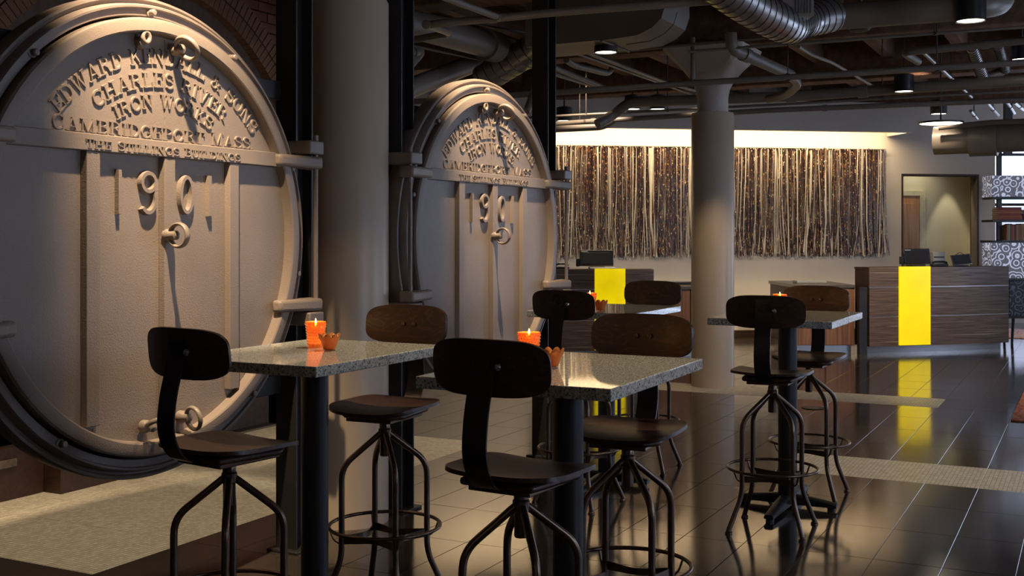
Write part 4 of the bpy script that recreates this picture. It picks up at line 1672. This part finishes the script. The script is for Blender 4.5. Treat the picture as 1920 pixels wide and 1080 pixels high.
def pipe(label, pts, r, name='pipe', cat='pipe', mat=None, rad=.12, couplings=(), seams=0, n=14, group=None, hang=()):
    t = thing(name, label, cat, pts[0], 0, group)
    o0 = Vector(pts[0])
    loc = [Vector(p) - o0 for p in pts]
    path = fillet(loc, rad, 7) if len(loc) > 2 else loc
    MB().tube(path, r, n).build('tube', mat or M_PIPE, t, 50)
    for c in couplings:
        i, f = int(c), c - int(c)
        q = loc[i].lerp(loc[min(i + 1, len(loc) - 1)], f)
        d = (loc[min(i + 1, len(loc) - 1)] - loc[i]).normalized()
        MB().cyl(q - d * r * .9, q + d * r * .9, r * 1.22, n).build('coupling', mat or M_PIPE, t)
    for f in hang:
        i, ff = int(f), f - int(f)
        q = loc[i].lerp(loc[min(i + 1, len(loc) - 1)], ff)
        top = 3.85 - o0.z
        MB().cyl(q, (q.x, q.y, top), .006, 8).build('hanger_rod', M_SEAM, t)
        MB().cyl(q - Vector((.0, .012, 0)), q + Vector((0, .012, 0)), r * 1.3, n).build('hanger_clip', M_SEAM, t)
    if seams:
        # spiral lock seam
        L = sum((path[i + 1] - path[i]).length for i in range(len(path) - 1))
        turns = int(L / seams)
        hel = []
        up = Vector((0, 0, 1))
        acc = 0
        tot = turns * 20
        for k in range(tot + 1):
            s_ = L * k / tot
            a, i = 0, 0
            while i < len(path) - 2 and a + (path[i + 1] - path[i]).length < s_:
                a += (path[i + 1] - path[i]).length
                i += 1
            d = (path[i + 1] - path[i]).normalized()
            c = path[i] + d * (s_ - a)
            x = up.cross(d)
            if x.length < .1:
                x = Vector((1, 0, 0)).cross(d)
            x.normalize()
            y = d.cross(x)
            th = 2 * math.pi * k / 20
            hel.append(c + x * math.cos(th) * (r + .001) + y * math.sin(th) * (r + .001))
        MB().tube(hel, .0045, 5).build('spiral_seam', M_SEAM, t, 60)
    return t


# sprinkler main crossing the top
pipe('grey sprinkler pipe crossing high above the second round door, elbowing back at its left',
     [at(767, 76, 8.6), at(845, 62, 8.2), at(800, 46, 7.6), at(1080, 20, 7.45), at(1345, 1, 7.3)], .026, couplings=(2.45, 1.98, 0.9), rad=.10)
pipe('grey sprinkler branch slanting up from the tee over the second round door', [at(936, 33, 7.52), at(820, -10, 6.9)], .022, couplings=(.02,))
pipe('wide smooth duct above the second round door, clamped at its right end', [at(700, 25, 8.5), at(925, 87, 10.2), at(990, 108, 11.1)], .115, 'duct', 'duct', M_DUCT, couplings=(.97,), rad=.3, n=24)
pipe('smooth slanting duct rising to the right behind the second black post', [at(742, 176, 10.0), at(925, 104, 11.6)], .092, 'duct', 'duct', M_DUCT, n=24)
pipe('ribbed spiral duct rising to the right behind the third black post', [at(905, 150, 10.6), at(1012, 84, 10.2), at(1075, 40, 10.0)], .135, 'duct', 'duct', M_DUCTM, seams=.09, n=28, rad=.3)
pipe('small elbowed waste pipe in the dark gap beside the second post', [at(760, 100, 8.6), at(790, 96, 8.9), at(762, 128, 8.6)], .04, rad=.08, couplings=(.5,))
# thin conduits in the gap
for a, b, lab in (((770, 22), (1000, 64), 'uppermost thin conduit in the dark gap above the second door'), ((765, 84), (900, 112), 'lowest thin conduit in the dark gap above the second door')):
    pipe(lab, [at(*a, 9.5), at(*b, 10.5)], .010, 'conduit', 'pipe')
pipe('short vertical pipe dropping behind the rim of the second round door', [at(1000, 186, 10.6), at(985, 214, 10.2), at(1003, 164, 10.9)], .03)

# big rectangular duct with rounded end
o0 = at(1040, 60, 9.6)
db = thing('rectangular_duct', 'big flat-sided duct with a rounded right end near the top centre', 'duct', o0, 0)


def duv(px, py):
    p = at(px, py, 9.6)
    # slide on the plane v = o0.y
    r = (px - 960) / F
    u = (r * CA * o0.y - SA * o0.y) / (CA + r * SA)
    D = -SA * u + CA * o0.y
    return (u - o0.x, CH - (py - HY) * D / F - o0.z)


out = [duv(985, 88), duv(1150, 73), duv(1195, 66), duv(1222, 52), duv(1240, 34), duv(1247, 10), duv(1247, -40), duv(985, -20)]
Mx = Matrix(((1, 0, 0, 0), (0, 0, 1, 0), (0, 1, 0, 0), (0, 0, 0, 1)))
MB().prism(out, 0, .62, Mx).build('body', M_DUCT, db, 25)
fl = [duv(1150, 73), duv(1195, 66), duv(1222, 52), duv(1240, 34), duv(1247, 10)]
for y0 in (.30, .61):
    MB().tube([(x, y0, z - .002) for x, z in fl], .003, 6).build('seam', M_SEAM, db)
for px in (1128, ):
    a, b = duv(px, 76), duv(px, -20)
    MB().box(a[0] - .01, a[0] + .01, -.008, .0, a[1] - .01, b[1]).build('flange', M_DUCT, db)
    MB().box(a[0] - .01, a[0] + .01, 0, .62, a[1] - .010, a[1]).build('flange', M_DUCT, db)

# spiral duct top right, joining a long horizontal duct
pipe('shiny ribbed spiral duct slanting down at the top right of centre', [at(1290, -70, 7.0), at(1400, 10, 7.5), at(1478, 52, 7.9), at(1500, 40, 8.5), at(1560, 28, 8.7)], .130, 'duct', 'duct', M_DUCTM, seams=.075, n=32, rad=.24)
pipe('long smooth horizontal duct across the top right corner', [at(1505, 37, 8.8), at(1850, 10, 8.35), at(1880, 2, 8.6), at(1880, -60, 8.7)], .098, 'duct', 'duct', M_DUCT, couplings=(0.0, .9), rad=.2, n=28)
vt = thing('air_vent', 'square ceiling air vent with a pale underside above the ribbed spiral duct', 'vent', at(1488, 20, 7.9), YAW)
MB().box(-.11, .11, -.12, .12, -.06, .10).build('body', M_DUCT, vt, bevel=.004)
for k in range(6):
    MB().box(-.02 + k * .02, -.012 + k * .02, -.125, -.12, -.04, .09).build('louvre', M_SEAM, vt, 0)
# long pipes running across
HG = 'thin'
pipe('uppermost long pipe crossing in front of the pale column\'s capital', [at(700, 196, 11.1), at(1300, 156, 10.3), at(1920, 117, 9.6), at(2100, 106, 9.4)], .028, couplings=(1.0,), hang=(.55, 1.3, 1.75))
pipe('vertical drop pipe in front of the pale column\'s capital', [at(1299, 158, 10.3), at(1299, 70, 10.3)], .021, couplings=(.15,))
pipe('thick long pipe crossing behind the pale column\'s neck, bending down at its left', [at(1120, 233, 13.0), at(1152, 214, 13.1), at(1178, 192, 13.0), at(1500, 180, 12.4), at(1700, 165, 11.9), at(1960, 148, 11.3)], .058, rad=.2, couplings=(2.95, 3.6), n=20)
pipe('thin rod-like pipe above the soffit, second lowest of the long pipes', [at(960, 222, 13.6), at(1440, 197, 12.9), at(2000, 166, 12.0)], .015, hang=(.3, .62, 1.4))
pipe('lowest long pipe running over the soffit', [at(960, 238, 13.8), at(1130, 226, 13.5), at(1440, 207, 12.9), at(2000, 184, 12.1)], .030, couplings=(.9, 2.2), hang=(.75,))
pipe('stub of thick pipe under the lamp just left of the curtain\'s top', [at(960, 246, 13.4), at(1130, 238, 13.2), at(1150, 226, 13.2)], .04, rad=.1)
pipe('bent grey pipe beside the flared capital, running down to the right', [at(1370, 62, 9.8), at(1372, 92, 9.8), at(1400, 104, 10.0), at(1482, 140, 10.8)], .052, rad=.14, couplings=(1.9,), n=20)
pipe('curved waste pipe leaving the end of the bent pipe near the capital', [at(1470, 136, 11.0), at(1500, 156, 11.4), at(1475, 178, 11.9), at(1440, 186, 12.2)], .045, rad=.2, n=18)
pipe('grey pipe with a bent lit end at the upper right', [at(1722, 116, 10.6), at(1692, 98, 10.3), at(1800, 88, 10.1), at(1960, 72, 9.8)], .034, rad=.10, couplings=(2.3,))
pipe('thin conduit over the timber beam at the upper right', [at(1290, 97, 9.9), at(1510, 80, 9.6), at(1780, 61, 9.3), at(1960, 48, 9.1)], .012, 'conduit', hang=(1.9,))
pipe('slim tube above the capital, from the rectangular duct to the right', [at(1140, 98, 10.2), at(1290, 84, 10.0), at(1440, 70, 9.7)], .014, 'conduit')
pipe('long thin conduit descending to the right of the capital', [at(1497, 87, 9.8), at(1522, 103, 10.4), at(1560, 117, 11.6), at(1640, 163, 14.6)], .016, 'conduit', rad=.2)
pipe('shiny slanting conduit left of the upper right pipe', [at(1729, 96, 10.6), at(1822, 182, 14.6)], .018, 'conduit', mat=M_DUCTM, hang=(.5,))
for i, (x0, y0, x1, y1, lab) in enumerate(((1040, 128, 1135, 165, 'upper of two parallel pipes below the rectangular duct'), (1040, 142, 1120, 164, 'lower of two parallel pipes below the rectangular duct'))):
    pipe(lab, [at(x0 - 30, y0 - 12, 10.6), at(x1, y1, 12.4)], .028 if i == 0 else .018, couplings=(.96,))
pipe('elbowed grey pipe hung under the rectangular duct', [at(1062, 112, 11.0), at(1075, 122, 11.2), at(1140, 138, 12.0), at(1148, 128, 12.2)], .032, rad=.12)
pipe('long thin conduit slanting down behind the lamp under the rectangular duct', [at(1080, 100, 10.8), at(1300, 178, 15.0)], .014, 'conduit')
pipe('second thin conduit slanting down behind the lamp under the rectangular duct', [at(1100, 98, 10.8), at(1240, 152, 13.4), at(1310, 172, 14.6)], .020, 'conduit')
for x0, y0, x1, y1, r, lab in ((1822, 88, 1846, 152, .055, 'left of two shiny stub ducts at the far upper right'), (1872, 86, 1886, 132, .045, 'right of two shiny stub ducts at the far upper right')):
    pipe(lab, [at(x0, y0, 10.9), at(x1, y1, 12.2)], r, 'duct', 'duct', M_DUCTM, seams=.07, n=20)
pipe('joining duct between the stub ducts and the thick pipe at right', [at(1886, 130, 12.2), at(1850, 146, 12.2), at(1805, 160, 12.0)], .05, 'duct', 'duct', M_DUCT, rad=.2)
for k, (x0, y0, x1, y1) in enumerate(((1820, 208, 1832, 222), (1850, 192, 1872, 216), (1885, 186, 1902, 212), (1902, 192, 1920, 206))):
    pipe('short shiny conduit, %s of four catching blue daylight at far upper right' % ('leftmost', 'second', 'third', 'rightmost')[k], [at(x0, y0, 14.0), at(x1, y1, 15.6)], .022, 'conduit', mat=M_DUCTM, hang=(.5,))
pipe('big dark duct ending beside the far right window', [at(1752, 264, 13.9), at(1990, 254, 13.2)], .172, 'duct', 'duct', M_DUCT, couplings=(.40,), n=32)
pipe('thin grey pipe crossing above the big dark duct at right', [at(1760, 240, 13.6), at(1860, 229, 13.3), at(1960, 226, 13.0)], .03)

# loudspeaker dome
sd = thing('ceiling_speaker', 'dark round dome under the beam at the top right', 'speaker', at(1612, 44, 9.2), 0)
MB().lathe([(0, -.07), (.07, -.062), (.10, -.03), (.108, 0), (.108, .08), (0, .08)], 28).build('dome', M_SEAM, sd)
MB().cyl((0, 0, .08), (0, 0, 3.85 - sd.location.z), .02, 10).build('stem', M_SEAM, sd)

# down-lights
dl = thing('ceiling_lamp', 'round lit lamp just under the rectangular duct, left of the capital', 'lamp', group='round cylinder lamps under the ceiling')
MB().lathe([(.093, .0), (.10, 0), (.10, .17), (.03, .19), (0, .19), (0, .18), (.093, .16)], 32).build('housing', M_BLK, dl)
MB().lathe([(0, .006), (.088, .006), (.093, .010), (0, .012)], 32).build('lens', M_LENS, dl)
MB().cyl((0, 0, .19), (0, 0, .80), .010, 10).build('stem', M_SEAM, dl)
index_kids()
lights = [(1136, 99, 9.7), (1820, 40, 7.75), (1695, 172, 11.8), (1186, 205, 14.2), (1233, 205, 14.4), (1058, 227, 14.4), (1760, 214, 13.9), (908, 122, 11.6), (1916, 112, 11.0), (1620, 8, 7.6)]
labs = [None, 'large round lit lamp near the top right corner', 'round lit lamp under the thick pipe right of the capital', 'left of two small lit lamps above the bead curtain, left of the capital',
        'right of two small lit lamps above the bead curtain, left of the capital', 'lit lamp at the left above the bead curtain beside the black post', 'small lit cylinder lamp right of the soffit end',
        'tiny lit lamp glimpsed among ducts above the second round door', 'lit lamp cut by the right edge of the photo', 'x']
for i, (px, py, D) in enumerate(lights[:9]):
    p = at(px, py, D)
    if i == 0:
        dl.location = p
    else:
        dup(dl, p, 0, labs[i])
    spot((p.x, p.y, p.z - .02), (p.x, p.y, 0), 48, 64, .6, WARM2, .06)
wd = thing('wide_lamp', 'wide shallow lit lamp above the big dark duct at the right', 'lamp', at(1764, 232, 13.0), 0)
MB().lathe([(.235, 0), (.25, 0), (.25, .02), (.12, .035), (0, .04), (0, .03), (.235, .018)], 40).build('housing', M_BLK, wd)
MB().lathe([(0, .004), (.23, .004), (.235, .010), (0, .012)], 40).build('lens', M_LENS, wd)
MB().cyl((0, 0, .04), (0, 0, 3.85 - wd.location.z), .010, 10).build('stem', M_SEAM, wd)
